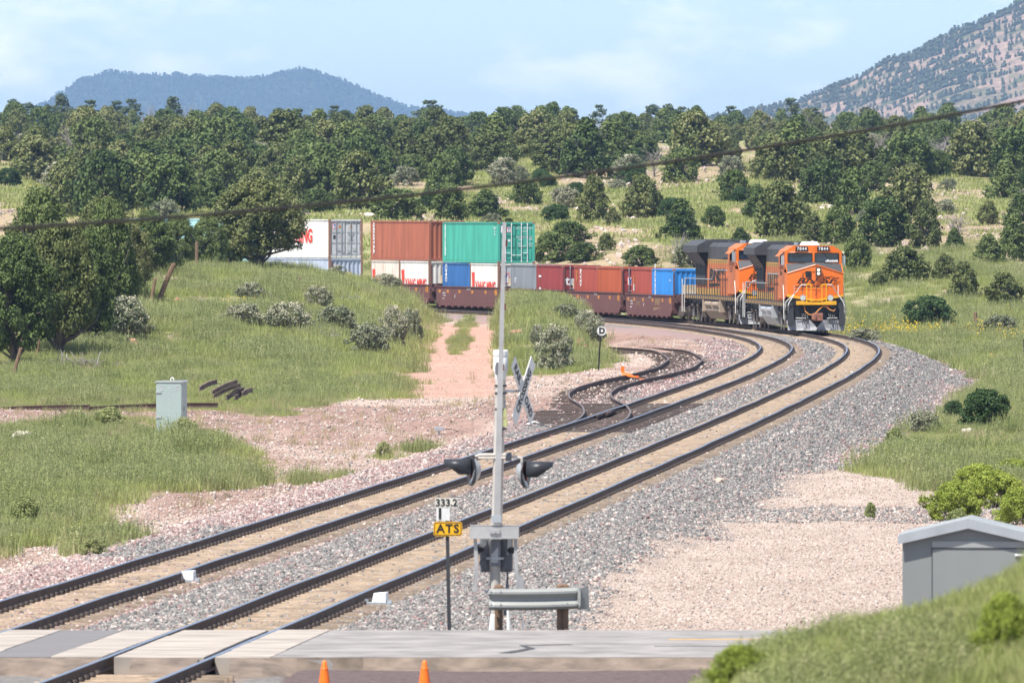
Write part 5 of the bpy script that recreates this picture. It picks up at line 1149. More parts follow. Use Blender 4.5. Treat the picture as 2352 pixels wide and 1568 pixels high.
for px, py, h, l in ((2050, 706, 26, 'thin green steel post with white tip near the lead locomotive'), (2176, 690, 24, 'thin steel post with white tip behind the big meadow bush'), (2305, 697, 18, 'thin steel fence post among the right flowers'), (2350, 800, 50, 'thin dark stake at the right frame edge')):
    post(px, py, px+1, py-h, 2.4, l, name='steel_post', y=515 if py < 750 else 430, mat='galv' if py < 750 else 'dark', group='thin steel fence posts')
def rock(px, py, w, h, label, mat='rock', y=None, z=None, name='rock', cat='rock'):
    if y is None: x, y, zz = sight(px, py)
    else: x = (px-1176)/FP*y; zz = gz(x, y)
    k_ = FP/y; r = np.random.default_rng(int(px*7+py)); bm = bmesh.new(); bmesh.ops.create_icosphere(bm, subdivisions=3, radius=.5)
    ph = r.uniform(0, 6, 6)
    for v in bm.verts:
        c_ = v.co.copy(); f = 1+.16*math.sin(c_.x*9+ph[0])*math.cos(c_.z*8+ph[1])+.12*math.sin(c_.y*13+ph[2]+c_.x*5)+.07*r.normal()*.5
        v.co = c_*f; v.co.x *= w/k_; v.co.y *= w/k_*.8; v.co.z *= h/k_*1.15
    me = bpy.data.meshes.new(name); bm.to_mesh(me); bm.free(); me.materials.append(M[mat]); o = bpy.data.objects.new(name, me); link(o); o.location = (x, y, zz+h/k_*.35); tag(o, label, cat); return o
rock(52, 1030, 54, 44, 'white boulder standing in the near left grass', 'whiterock'); rock(302, 808, 40, 34, 'red and tan boulder right of the big flowering shrub', 'redrock'); rock(121, 862, 26, 13, 'pale flat rock under the left junipers', 'whiterock'); rock(230, 864, 24, 13, 'pale pink rock beside the deadwood at left', 'whiterock')
rock(407, 694, 14, 12, 'small red rock on the left hill', 'redrock'); rock(1652, 1108, 24, 12, 'tan stone lying on the grey ballast right of the tracks', 'rock'); rock(1342, 1449, 42, 22, 'dark brown rock beside the guardrail', 'bark', y=134.0); rock(1186, 770, 34, 14, 'pink rocks on the face of the small mound', 'redrock')
rock(1330, 800, 34, 26, 'red earth lump at the right foot of the mound', 'redrock'); rock(1352, 812, 22, 14, 'pale stone below the red earth lump', 'whiterock'); rock(2222, 1002, 30, 20, 'pale stone between the brown bush and the dark green bush', 'whiterock'); rock(2100, 1045, 40, 12, 'pale stone half buried in the right weeds', 'whiterock'); rock(1990, 1050, 44, 8, 'flat orange-tan rocks on the right ballast edge', 'rock')
rock(850, 500, 22, 12, 'pale rock behind the rust-red container', 'whiterock')
def dead(px, py, w, h, label, n=14, mat='deadwood', seed=0, name='fallen_branches'):
    x, y, z = sight(px, py); k_ = FP/y; r = np.random.default_rng(seed); mb = MB(); W_, H2 = w/k_, h/k_
    for i in range(n):
        a = r.uniform(-W_/2, W_/2); b = r.uniform(-.8, .8); c_ = r.uniform(0, H2*.5); d = Vector((r.normal(0, 1), r.normal(0, .6), r.uniform(.0, .9))).normalized()*W_*r.uniform(.15, .38)
        p0 = Vector((a, b, c_)); p1 = p0+d*.5+Vector((0, 0, r.uniform(-.05, .1))); p2 = p0+d; q = r.uniform(.012, .03); mb.tube([tuple(p0), tuple(p1), tuple(p2)], [q, q*.8, q*.4], 4, caps=False)
        e = d.cross(Vector((0, 1, .3))).normalized()*W_*.12; mb.tube([tuple(p1), tuple(p1+e)], [q*.6, q*.3], 4, caps=False)
    o = mb.build(name, M[mat], None); o.location = (x, y, z); tag(o, label, 'deadwood', 'grey fallen branches on the ground'); return o
dead(180, 850, 110, 50, 'grey heap of fallen branches under the left junipers', 34, seed=1); dead(430, 765, 10, 40, 'small pale upright dead plant in the left grass', 6, seed=2); dead(600, 690, 50, 24, 'thin bare branches near the stump', 12, seed=3); dead(735, 780, 70, 16, 'grey twigs in the grass below the middle shrubs', 16, seed=4); dead(790, 690, 80, 14, 'pale fallen branch on the upper left hill', 12, seed=5)
dead(270, 845, 40, 22, 'grey broken branches right of the heap', 12, seed=6); dead(305, 795, 40, 26, 'grey forked branches above the tan boulder', 8, seed=7)
for px, py, w, l, s in ((905, 430, 60, 'brown fallen log heap behind the rust-red container', 8), (1250, 432, 60, 'dark fallen log on the slope right of the green container', 9), (1200, 440, 50, 'brown fallen branch on the mid slope', 10), (1640, 400, 50, 'grey fallen limbs high right on the slope', 11), (1330, 410, 60, 'grey brush heap under the broad juniper', 12), (1540, 585, 40, 'dark charred log behind the second locomotive', 13), (560, 440, 60, 'fallen grey log between the left junipers', 14)):
    dead(px, py, w, 14, l, 10, 'branch' if s % 2 else 'deadwood', s, name='fallen_log')
# ------------------------------------------------------------------ scattered small stuff (geometry nodes instances)
def scatter(name, P, scl, rot, proto, label):
    n = len(P)
    me = bpy.data.meshes.new(name); me.vertices.add(n); me.vertices.foreach_set('co', np.asarray(P, np.float32).ravel())
    a = me.attributes.new('scl', 'FLOAT_VECTOR', 'POINT'); a.data.foreach_set('vector', np.asarray(scl, np.float32).ravel())
    a = me.attributes.new('rot', 'FLOAT_VECTOR', 'POINT'); a.data.foreach_set('vector', np.asarray(rot, np.float32).ravel())
    o = bpy.data.objects.new(name, me); link(o); tag(o, label, None, None, 'stuff')
    g = bpy.data.node_groups.new(name+'_nodes', 'GeometryNodeTree')
    g.interface.new_socket('Geometry', in_out='INPUT', socket_type='NodeSocketGeometry'); g.interface.new_socket('Geometry', in_out='OUTPUT', socket_type='NodeSocketGeometry')
    gi = g.nodes.new('NodeGroupInput'); go = g.nodes.new('NodeGroupOutput')
    ip = g.nodes.new('GeometryNodeInstanceOnPoints'); oi = g.nodes.new('GeometryNodeObjectInfo'); oi.inputs['Object'].default_value = proto
    oi.inputs['As Instance'].default_value = True
    s = g.nodes.new('GeometryNodeInputNamedAttribute'); s.data_type = 'FLOAT_VECTOR'; s.inputs['Name'].default_value = 'scl'
    r = g.nodes.new('GeometryNodeInputNamedAttribute'); r.data_type = 'FLOAT_VECTOR'; r.inputs['Name'].default_value = 'rot'
    g.links.new(gi.outputs[0], ip.inputs['Points']); g.links.new(oi.outputs['Geometry'], ip.inputs['Instance'])
    so_ = [k for k in s.outputs if k.enabled][0]; ro_ = [k for k in r.outputs if k.enabled][0]
    g.links.new(so_, ip.inputs['Scale']); g.links.new(ro_, ip.inputs['Rotation']); g.links.new(ip.outputs[0], go.inputs[0])
    md = o.modifiers.new('scatter', 'NODES'); md.node_group = g
    return o
def rrot(n, tilt):
    return np.stack([rng.normal(0, tilt, n), rng.normal(0, tilt, n), rng.uniform(0, 6.283, n)], 1)
# --- stones
def stone_proto(name, mat, k=0):
    r = np.random.default_rng(40+k)
    bm = bmesh.new(); bmesh.ops.create_icosphere(bm, subdivisions=1, radius=.5)
    for v in bm.verts:
        v.co *= r.uniform(.62, 1.25)
        v.co.z *= .75
    me = bpy.data.meshes.new(name); bm.to_mesh(me); bm.free(); me.materials.append(mat)
    return bpy.data.objects.new(name, me)
greys = [(.09,.088,.086), (.14,.138,.135), (.18,.178,.172), (.22,.215,.205), (.26,.25,.235), (.19,.15,.135), (.31,.295,.27), (.50,.45,.40)]
pinks = [(.15,.09,.085), (.25,.15,.14), (.34,.23,.21), (.20,.18,.175), (.40,.31,.28), (.52,.44,.39), (.29,.16,.15), (.62,.55,.49)]
pales = [(.27,.20,.165), (.38,.29,.24), (.43,.34,.285), (.47,.385,.33), (.36,.27,.225), (.53,.45,.39), (.60,.53,.47), (.42,.32,.26)]
smats = {'grey': rampmat('grey_ballast_stone', greys), 'pink': rampmat('pink_ballast_stone', pinks), 'pale': rampmat('pale_gravel_stone', pales)}
def pts_region(n, y0, y1, pw, xl, xr):
    """random ground points, denser near y0"""
    u = rng.uniform(0, 1, n); a = 1-pw
    Y = ((y0**a)*(1-u)+(y1**a)*u)**(1/a)
    X = xl(Y)+(xr(Y)-xl(Y))*rng.uniform(0, 1, n); return X, Y
def stones():
    n = 1000000
    X, Y = pts_region(n, 116, 470, 2.3, lambda y: -.0605*y, lambda y: .0605*y)
    d, yy = lateral(X, Y); z = ground(X, Y, d, yy); zn = zones(X, Y, d, yy)
    road = (Y > 121.2) & (Y < 133.9)
    inn = ((np.abs(d) < 1.32) | (np.abs(d+4.1) < 1.32))
    raili = (np.abs(np.abs(d)-.7525) < .13) | (np.abs(np.abs(d+4.1)-.7525) < .13)
    g = rng.uniform(0, 1, n)
    keep = (g > zn['grass']*.93) & ~road & ~raili & (Y < 450)
    keep &= ~(inn & (g > .13+.45*(1-zn['sand']))) & ~((zn['hill'] > .3))
    keep &= ~((zn['ballast'] < .5) & (d < -7) & (g > .22)) & ~((zn['pale'] > .5) & (g > .36)) & ~((Y > 262) & (Y < 304) & (d < -2.6) & (d > -8.8) & (g > .12)) & ~((zn['earth'] > .5) & (g > .15)) & ~((zn['road'] > .5) & (g > .16)) & ~((zn['wornred'] > .5) & (g > .45))
    X, Y, z, d = X[keep], Y[keep], z[keep], d[keep]; zn = {k: v[keep] for k, v in zn.items()}
    g = rng.uniform(0, 1, len(X))
    pale = zn['pale']*.9+(zn['road'] > .5)*.8+((zn['ballast'] < .5) & (d < -7))*.75
    pink = np.clip(zn['pinkb']*.8+zn['wornred']*.7+.12, 0, .95)
    kind = np.where(g < pale, 2, np.where(rng.uniform(0, 1, len(X)) < pink, 1, 0))
    s = rng.lognormal(-3.12, .34, len(X)).clip(.02, .11)*(.60+Y/420)
    s = s*np.where((zn['pale'] > .5) | (zn['road'] > .5), .62, 1.0)
    # loose rocks on the bare parts of the hillside
    hx, hy = pts_region(42000, 560, 1250, 1.6, lambda y: -.0605*y, lambda y: .0605*y); hd, hyy = lateral(hx, hy); hz = zones(hx, hy, hd, hyy)
    kk = (hz['hill'] > .5) & (hz['grass'] < .45) & (fbm(hx/4, hy/12, 57, 3) > .50); hx, hy = hx[kk], hy[kk]; hs = rng.lognormal(-1.75, .55, len(hx)).clip(.06, .8)
    scatter('hillside_rocks', np.stack([hx, hy, ground(hx, hy)+hs*.15], 1), hs[:, None]*rng.uniform(.7, 1.4, (len(hx), 3)), rrot(len(hx), .4), stone_proto('hill_rock', smats['pale'], 7), 'pale loose rocks on the bare parts of the hillside')
    for k, nm in enumerate(['grey', 'pink', 'pale']):
        q = kind == k; m = q.sum()
        sc = s[q, None]*rng.uniform(.7, 1.25, (m, 3)); P = np.stack([X[q], Y[q], z[q]+s[q]*.18], 1)
        scatter(nm+'_gravel', P, sc, rrot(m, .8), stone_proto(nm+'_stone', smats[nm], k), {'grey': 'grey crushed ballast stones along the tracks', 'pink': 'reddish pink ballast stones beside the left track', 'pale': 'pale tan gravel on yard and road verge'}[nm])
stones()
# --- grass tufts
def tuft(name, mat, n, h, rad, lean, w, seg=2, seed=0, flower=None, top=0):
    r = np.random.default_rng(seed); V = []; F = []; mi = []
    for i in range(n):
        a = r.uniform(0, 6.28); rr = rad*math.sqrt(r.uniform()); x, y = rr*math.cos(a), rr*math.sin(a)
        ht = h*r.uniform(.45, 1.1)*(1-.35*rr/rad); b = r.uniform(0, 6.28); ln = lean*r.uniform(.3, 1)*ht
        dx, dy = math.cos(b), math.sin(b); ww = w*r.uniform(.6, 1.3); px, py = -dy*ww, dx*ww
        if r.uniform() < .5: px, py = ww, 0
        k = len(V)
        for j in range(seg+1):
            t = j/seg; q = ln*t*t; s = (1-t*.85)
            V += [(x+dx*q-px*s, y+dy*q-py*s, ht*t-.03), (x+dx*q+px*s, y+dy*q+py*s, ht*t-.03)]
        for j in range(seg):
            F.append((k+2*j, k+2*j+1, k+2*j+3, k+2*j+2)); mi.append(0)
        for j in range(top):
            t = r.uniform(.35, 1); q = ln*t*t; k = len(V); s = w*r.uniform(1.2, 2.4)*(1.8 if flower else 1); c = np.array([x+dx*q, y+dy*q, ht*t])
            u = r.normal(size=3); u /= np.linalg.norm(u); v = np.cross(u, r.normal(size=3)); v /= np.linalg.norm(v)
            V += [tuple(c-u*s-v*s*.6), tuple(c+u*s-v*s*.4), tuple(c+u*s*.8+v*s*.6), tuple(c-u*s*.6+v*s*.5)]; F.append((k, k+1, k+2, k+3)); mi.append(1 if (flower and r.uniform() < .8) else 0)
    return np_mesh(name, V, F, [mat]+([flower] if flower else []), parent='nolink', mi=mi)
gm_bright = rampmat('bright_grass_blades', [(.21,.25,.07), (.29,.34,.10), (.37,.39,.15), (.45,.41,.23)], .75, 'both', scale=.5, trans=.35)
gm_weed = rampmat('green_weed_leaves', [(.16,.195,.07), (.25,.29,.105), (.34,.36,.15), (.44,.41,.24)], .75, 'both', scale=.7, trans=.3)
gm_dry = rampmat('dry_grass_blades', [(.32,.26,.14), (.45,.37,.22), (.30,.28,.13)], .8, 'both', trans=.2)
fl_y = pmat('yellow_petals', (.80,.55,.02), .7); fl_o = pmat('orange_petals', (.55,.22,.06), .7); fl_w = pmat('white_petals', (.75,.74,.66), .7)
gp = tuft('grass_tuft', gm_bright, 90, .42, .48, .5, .010, 2, 1, top=0)
wp = tuft('weed_clump', gm_weed, 110, .50, .48, .28, .0085, 2, 2, top=1)
dp = tuft('dry_tuft', gm_dry, 30, .5, .25, .6, .007, 2, 3)
fp = tuft('yellow_daisies', gm_weed, 14, .95, .3, .2, .010, 2, 4, flower=fl_y, top=3)
op = tuft('orange_mallow', gm_weed, 16, .35, .3, .3, .012, 2, 5, flower=fl_o, top=3)
hp = tuft('hill_grass', gm_bright, 46, .42, .8, .5, .035, 1, 6, top=0)
def grasses():
    n = 200000
    X, Y = pts_region(n, 150, 1000, 1.9, lambda y: -.0615*y, lambda y: .0615*y)
    d, yy = lateral(X, Y); zn = zones(X, Y, d, yy); z = ground(X, Y, d, yy)
    lean = fbm(X/2.2, Y/8, 90, 4); q = rng.uniform(0, 1, n)
    bare = (vnoise(X/.9, Y/3.5, 12) > .80)
    k = (q < zn['grass']*.95) & ~bare & (Y < 640)
    weedy = lean+.10*inpoly(X, Y, P_near)+.10*(rng.uniform(0, 1, n)-.5) > .56
    for msk, nm, pr, lab, s0 in ((k & weedy, 'weeds', wp, 'dark green bushy weeds among the grass', 1.0), (k & ~weedy, 'grass', gp, 'bright green grass on the verges and the low hill', .9)):
        m = msk.sum(); s = s0*rng.uniform(.35, 1.35, m)*(.85+.5*lean[msk])*np.where(Y[msk] > 380, 1.15, np.where((Y[msk] > 258) & (Y[msk] < 330), .5, .85))
        s = s*np.where((X[msk] > -4.5) & (X[msk] < -.8) & (Y[msk] > 400), .6, 1)
        scatter(nm, np.stack([X[msk], Y[msk], z[msk]], 1), np.stack([s*1.15, s*1.15, s], 1), rrot(m, .08), pr, lab)
    bsh = tuft('bushy_weed', gm_weed, 150, .85, .50, .35, .009, 2, 9, top=3)
    k2 = (q < .02) & (zn['grass'] > .5) & (Y < 560) & (fbm(X/3, Y/9, 95, 3) > .50); m = k2.sum(); s = rng.uniform(.5, 1.25, m)
    scatter('bushy_weeds', np.stack([X[k2], Y[k2], z[k2]], 1), np.stack([s*1.2, s*1.2, s], 1), rrot(m, .08), bsh, 'taller bushy weed clumps standing out of the grass')
    h = (q < np.where(Y > 640, zn['grass']*.8, 0)); m = h.sum(); s = rng.uniform(.5, 1.3, m)
    scatter('hill_grass', np.stack([X[h], Y[h], z[h]], 1), np.stack([s*1.4, s*1.4, s], 1), rrot(m, .1), hp, 'grass clumps across the far hillside')
    e = (q < .012) & (zn['earth']+zn['pale']*.3 > .2) & (zn['grass'] < .1) & (d < -9)
    e |= (zn['grass'] > .3) & (q > .93); m = e.sum(); s = rng.uniform(.4, 1.1, m)
    scatter('dry_grass', np.stack([X[e], Y[e], z[e]], 1), np.stack([s, s, s], 1), rrot(m, .1), dp, 'scattered dry tan grass tufts')
    # flower bands in the right meadow, small patches elsewhere
    Xf, Yf = rng.uniform(16, 48, 6000), rng.uniform(455, 560, 6000); df, yf = lateral(Xf, Yf)
    dens = np.exp(-((Yf-505-(Xf-20)*.6)/16)**2)*sst(.35, .6, fbm(Xf/3, Yf/9, 33, 3)); k = (rng.uniform(0, 1, 6000) < dens*.55) & (df > 5)
    Xg, Yg = rng.uniform(-45, -20, 900), rng.uniform(800, 900, 900); kg = rng.uniform(0, 1, 900) < .35*sst(.5, .62, fbm(Xg/3, Yg/12, 34, 3))
    P = np.concatenate([np.stack([Xf[k], Yf[k], ground(Xf[k], Yf[k])], 1), np.stack([Xg[kg], Yg[kg], ground(Xg[kg], Yg[kg])], 1)])
    x0, y0, z0 = sight(562, 707); P = np.concatenate([P, np.stack([x0+rng.normal(0, .5, 14), y0+rng.normal(0, 1, 14), np.full(14, z0-.25)], 1)])
    s = rng.uniform(.7, 1.2, len(P)); scatter('yellow_wildflowers', P, np.stack([s, s, s], 1), rrot(len(P), .08), fp, 'yellow wildflowers in the meadow beside the lead locomotive')
    Xo, Yo = rng.uniform(16, 36, 2500), rng.uniform(395, 450, 2500); do, _ = lateral(Xo, Yo)
    k = (rng.uniform(0, 1, 2500) < .6*sst(.55, .66, fbm(Xo/3, Yo/8, 35, 3))) & (do > 7); s = rng.uniform(.6, 1.1, k.sum())
    scatter('orange_wildflowers', np.stack([Xo[k], Yo[k], ground(Xo[k], Yo[k])], 1), np.stack([s, s, s], 1), rrot(k.sum(), .1), op, 'low orange wildflowers in the right meadow')
    # foreground bank, close to the camera
    n = 26000; X = rng.uniform(.9, 6.2, n); Y = rng.uniform(42, 74, n); z = ground(X, Y); lean = fbm(X/.9, Y/3, 91, 3)
    fb = tuft('bank_grass', gm_bright, 40, .20, .10, .5, .0045, 3, 7); fw = tuft('bank_weed', gm_weed, 36, .24, .11, .35, .0035, 3, 8, top=3)
    w = lean > .50
    for q, nm, pr, lab in ((w, 'bank_weeds', fw, 'soft green weeds on the blurred foreground bank'), (~w, 'bank_grass', fb, 'bright grass on the blurred foreground bank')):
        m = q.sum(); s = rng.uniform(.6, 1.35, m)*(.7+.6*lean[q]); scatter(nm, np.stack([X[q], Y[q], z[q]], 1), np.stack([s, s, s], 1), rrot(m, .1), pr, lab)
grasses()
# ------------------------------------------------------------------ trees and shrubs
def leaves(cent, rad, per, size, r, up=.35, squash=.8):
    """leaf quads on many small clumps; returns V, F"""
    n = len(cent)*per; c = np.repeat(cent, per, 0); rr = np.repeat(rad, per)
    dv = r.normal(size=(n, 3)); dv /= np.linalg.norm(dv, axis=1)[:, None]
    ra = rr*r.uniform(.35, 1.0, n)**.6; p = c+dv*ra[:, None]*np.array([1, 1, squash])
    nrm = dv*.9+r.normal(size=(n, 3))*.55; nrm[:, 2] += up; nrm /= np.linalg.norm(nrm, axis=1)[:, None]
    t = np.cross(nrm, r.normal(size=(n, 3))); t /= np.linalg.norm(t, axis=1)[:, None]; b = np.cross(nrm, t)
    s = size*r.uniform(.55, 1.35, n)[:, None]; e = r.uniform(.55, 1.0, n)[:, None]
    V = np.stack([p-t*s-b*s*e*.6, p+t*s*.7-b*s*e, p+t*s*1.0+b*s*e*.5, p-t*s*.6+b*s*e], 1).reshape(-1, 3)
    F = np.arange(len(V)).reshape(-1, 4); return V, F
def crown_pts(kind, n, r):
    """clump centres inside a unit-width (radius 1) crown of height 1.0 (scaled later)"""
    out = []; ph = r.uniform(0, 6.28, 4)
    while len(out) < n:
        a = r.uniform(0, 6.283); t = r.uniform(0, 1)**.85
        if kind == 'juniper': prof = (math.sin(math.pi*min(1, .16+.84*t))**.55)*(1-.30*t) if t < .97 else .25
        elif kind == 'cone': prof = (1-t)**.75*.95+.08
        elif kind == 'round': prof = math.sqrt(max(0, 1-(2*t-.85)**2/1.4))
        elif kind == 'tall': prof = .42+.34*math.sin(a*2+ph[0]+t*9)*math.sin(t*14+ph[1]); prof = max(.12, prof)*(1.05-.55*t)
        elif kind == 'mound': prof = math.sqrt(max(0, 1-t*t))
        else: prof = .8
        lump = 1+.22*math.sin(3*a+ph[2]+4*t)+.15*math.sin(5*a+ph[3]-7*t)
        q = prof*lump*(r.uniform(.35, 1.0)**.45)
        out.append((q*math.cos(a), q*math.sin(a), t))
    return np.array(out)
def limb_mb(r, H, Rd, n, r0, bare=False, lean=.0, base=3):
    mb = MB()
    for i in range(base):
        a = 6.283*i/base+r.uniform(0, 1.5); sp = Rd*(.25 if base > 1 else .05)
        p = [(0, 0, -.15)]; q = Vector((0, 0, -.15)); d = Vector((math.cos(a)*sp, math.sin(a)*sp, H*.5)).normalized()
        for k in range(5):
            q = q+d*H*.17; d = (d+Vector((r.normal(0, .16)+lean, r.normal(0, .16), .12))).normalized(); p.append(tuple(q))
        mb.tube(p, [r0*(1-.17*k) for k in range(6)], 6)
    for i in range(n):
        a = r.uniform(0, 6.283); z0 = H*r.uniform(.08, .75); q = Vector((math.cos(a)*Rd*.10, math.sin(a)*Rd*.10, z0)); p = [tuple(q)]
        ln = Rd*r.uniform(.5, 1.0)*(1.15-.5*z0/H); d = Vector((math.cos(a), math.sin(a), r.uniform(.15, 1.1))).normalized()
        for k in range(4):
            q = q+d*ln*.27; d = (d+Vector((r.normal(0, .3), r.normal(0, .3), .12))).normalized(); p.append(tuple(q))
            if bare:
                e = (d+Vector((r.normal(0, .8), r.normal(0, .8), r.normal(.1, .5)))).normalized()
                m = q+e*ln*.18; e2 = (e+Vector((r.normal(0, .6), r.normal(0, .6), r.normal(.2, .4)))).normalized(); mb.tube([tuple(q), tuple(m), tuple(m+e2*ln*.16)], [r0*.16, r0*.10, r0*.03], 3, caps=False)
                e = (d+Vector((r.normal(0, .9), r.normal(0, .9), r.normal(0, .5)))).normalized(); mb.tube([tuple(q), tuple(q+e*ln*.2)], [r0*.13, r0*.03], 3, caps=False)
        mb.tube(p, [r0*.42*(1-.2*k) for k in range(5)], 4, caps=False)
    return mb
jm_dark = rampmat('juniper_foliage', [(.024,.040,.013), (.062,.095,.026), (.108,.150,.040), (.175,.205,.068)], .75, 'both', scale=.9, trans=.10)
jm_olive = rampmat('olive_juniper_foliage', [(.036,.048,.017), (.090,.112,.034), (.150,.170,.054), (.23,.23,.095)], .75, 'both', scale=.9, trans=.10)
pm_pine = rampmat('pine_foliage', [(.045,.070,.034), (.085,.115,.052), (.13,.16,.075)], .75, 'both', scale=.6, trans=.1)
sm_grey = rampmat('grey_green_shrub_leaves', [(.085,.10,.055), (.15,.17,.095), (.24,.25,.16), (.36,.34,.23)], .8, 'both', scale=1.5, trans=.12)
sm_oak = rampmat('scrub_oak_leaves', [(.022,.048,.014), (.045,.085,.024), (.075,.125,.038)], .7, 'both', scale=1.2, trans=.12)
sm_rab = rampmat('rabbitbrush_leaves', [(.15,.20,.03), (.25,.31,.05), (.34,.39,.07)], .75, 'both', scale=2, trans=.2)
sm_cream = pmat('cream_blossom', (.62,.57,.42), .8)
def make_tree(name, kind, W, H, nc, per, leaf, mat, seed, crad=.24, trunk=.14, base=3, lift=.0, limbs=14, bark='bark', blossoms=0, bare=False):
    """prototype with its base at the origin: thing > trunk, crown (blossoms); W, H in metres"""
    r = np.random.default_rng(seed); root = empty(name, (0, 0, 0))
    if nc:
        c = crown_pts(kind, nc, r); hr = crad*W*.5
        C = np.stack([c[:, 0]*(W*.5-hr*.8), c[:, 1]*(W*.5-hr*.8), H*lift+hr*.3+c[:, 2]*(H*(1-lift)-hr*1.0)], 1)
        V, F = leaves(C, hr*r.uniform(.6, 1.15, nc), per, leaf, r); np_mesh('crown', V, F, mat, root)
        if blossoms:
            s = r.choice(len(C), int(nc*.8)); o = C[s].copy(); o[:, 2] += hr*.5
            V, F = leaves(o, hr*r.uniform(.5, 1.0, len(s)), blossoms, leaf*.55, r, up=1.0); np_mesh('blossoms', V, F, sm_cream, root)
    limb_mb(r, H*.85, W*.5, limbs, trunk, bare, base=base).build('trunk' if H > 2.2 else 'stems', M[bark], root)
    root['w'] = W; root['h'] = H
    return root
protos = {}
def P(key, *a, **k): protos.setdefault(key, []).append(make_tree(*a, **k))
for i in range(5): P('jun', 'juniper_tree', ['juniper', 'round', 'juniper', 'cone', 'juniper'][i], 4.6, [4.0, 3.5, 4.3, 4.4, 3.7][i], 150, 46, .10, [jm_dark, jm_dark, jm_olive, jm_dark, jm_olive][i], 100+i, crad=.205)
for i in range(3): P('bigjun', 'juniper_tree', ['juniper', 'round', 'juniper'][i], 6.0, [6.6, 6.0, 7.0][i], 290, 120, .072, [jm_dark, jm_olive, jm_dark][i], 120+i, crad=.19, trunk=.2, lift=[.15, .17, .02][i], limbs=30, base=4)
for i in range(3): P('pine', 'pine_tree', ['juniper', 'cone', 'round'][i], 6.2, [11.5, 9.5, 13][i], 46, 34, .22, pm_pine, 140+i, crad=.24, trunk=.2, base=1, lift=.25, limbs=30)
for i in range(2): P('snag', 'dead_tree', 'juniper', 4.5, [3.6, 5.5][i], 0, 0, .1, None, 150+i, trunk=.12, base=[4, 2][i], limbs=44, bark='deadwood', bare=True)
for i in range(2): P('grey', 'flowering_shrub', 'round', 2.6, 2.2, 85, 70, .045, sm_grey, 160+i, crad=.24, trunk=.045, base=7, limbs=26, bark='branch', blossoms=26)
for i in range(2): P('greyp', 'grey_shrub', 'round', 2.6, 1.8, 80, 60, .05, sm_grey, 170+i, crad=.22, trunk=.04, base=7, limbs=26, bark='branch')
P('oak', 'scrub_oak', 'round', 3.4, 2.4, 120, 110, .055, sm_oak, 180, crad=.24, trunk=.05, base=6, limbs=20, bark='branch')
for i in range(2): P('rab', 'rabbitbrush', 'mound', 1.6, .95, 150, 120, .017, sm_rab, 190+i, crad=.18, trunk=.02, base=8, limbs=10, bark='branch')
P('weedb', 'weed_bush', 'mound', 1.4, 1.0, 60, 90, .028, gm_weed, 195, crad=.26, trunk=.015, base=6, limbs=12, bark='branch')
used = set(); placed = []
def plant(key, px, py, w, h, label=None, cat='tree', group=None, name=None, sink=.1, y=None):
    """put one plant so its foot stands on the ground seen at (px, py), w x h pixels of the 2352 px frame"""
    if y is None: x, y, z = sight(px, py)
    else: x = (px-1176)/FP*y; z = gz(x, y)
    s = FP/y; ps = protos[key]; p = ps[int(rng.integers(len(ps)))]
    if p.name in used: o = copy_tree(p)
    else: o = p; used.add(p.name)
    sx = w/s/p['w']; sz = h/s/p['h']
    o.location = (x, y, z-sink*sz); o.scale = (sx, sx, sz); o.rotation_euler = (0, 0, rng.uniform(0, 6.28))
    tag(o, label, cat, group); placed.append((o, px, py, w, h, key, y)); return o
J = 'junipers scattered over the hillside'
EX = [('jun',1156,416,63,63),('jun',889,423,105,80),('jun',1019,455,110,110),('jun',1030,505,110,90),('jun',1116,507,123,75),('jun',912,507,140,78),('jun',1363,511,90,117),('jun',1473,501,115,107),
 ('jun',1423,401,87,57),('jun',1286,398,140,90),('jun',1565,553,112,100),('jun',1306,560,105,55),('jun',1270,600,110,70),('jun',1406,518,40,45),('jun',1393,575,48,42),('jun',1340,600,90,45),('jun',1470,610,100,50),
 ('jun',1567,421,100,87),('jun',872,378,77,80),('jun',1685,469,87,84),('jun',1795,546,150,140),('jun',1867,556,80,70),('jun',1960,500,130,120),('jun',2090,500,145,130),('jun',2030,565,150,120),('jun',2125,572,100,120),
 ('jun',1890,470,120,110),('jun',2155,407,76,65),('jun',2067,388,110,75),('jun',2271,516,58,58),('jun',2310,462,120,100),('jun',2330,600,110,115),('jun',1969,622,80,95),('jun',2079,648,128,88),('jun',2192,576,60,55),
 ('jun',2212,686,76,90),('jun',2270,606,100,72),('jun',2306,700,104,78),('jun',1700,560,60,40),('jun',760,440,115,100),('jun',640,420,120,95),('jun',480,440,130,110),('jun',600,470,120,90),('jun',330,465,110,80),('jun',420,470,130,90),
 ('jun',190,420,100,80),('jun',730,490,90,60),('jun',255,360,70,60),('jun',140,330,80,60),('jun',1745,330,90,80),('jun',1600,330,100,90),('jun',1440,330,90,75)]
EX = EX+[('jun',*q) for q in [(1740,500,95,80),(1925,560,100,90),(2005,440,100,75),(1760,405,90,70),(1850,392,95,72),(2230,380,90,66),(2320,375,90,70),(2170,640,70,60),(2340,520,90,80),(2020,660,60,40),(1210,470,80,60),(1640,520,60,50)]]
for e in EX: plant(*e, cat='tree', group=J)
n0 = len(placed)
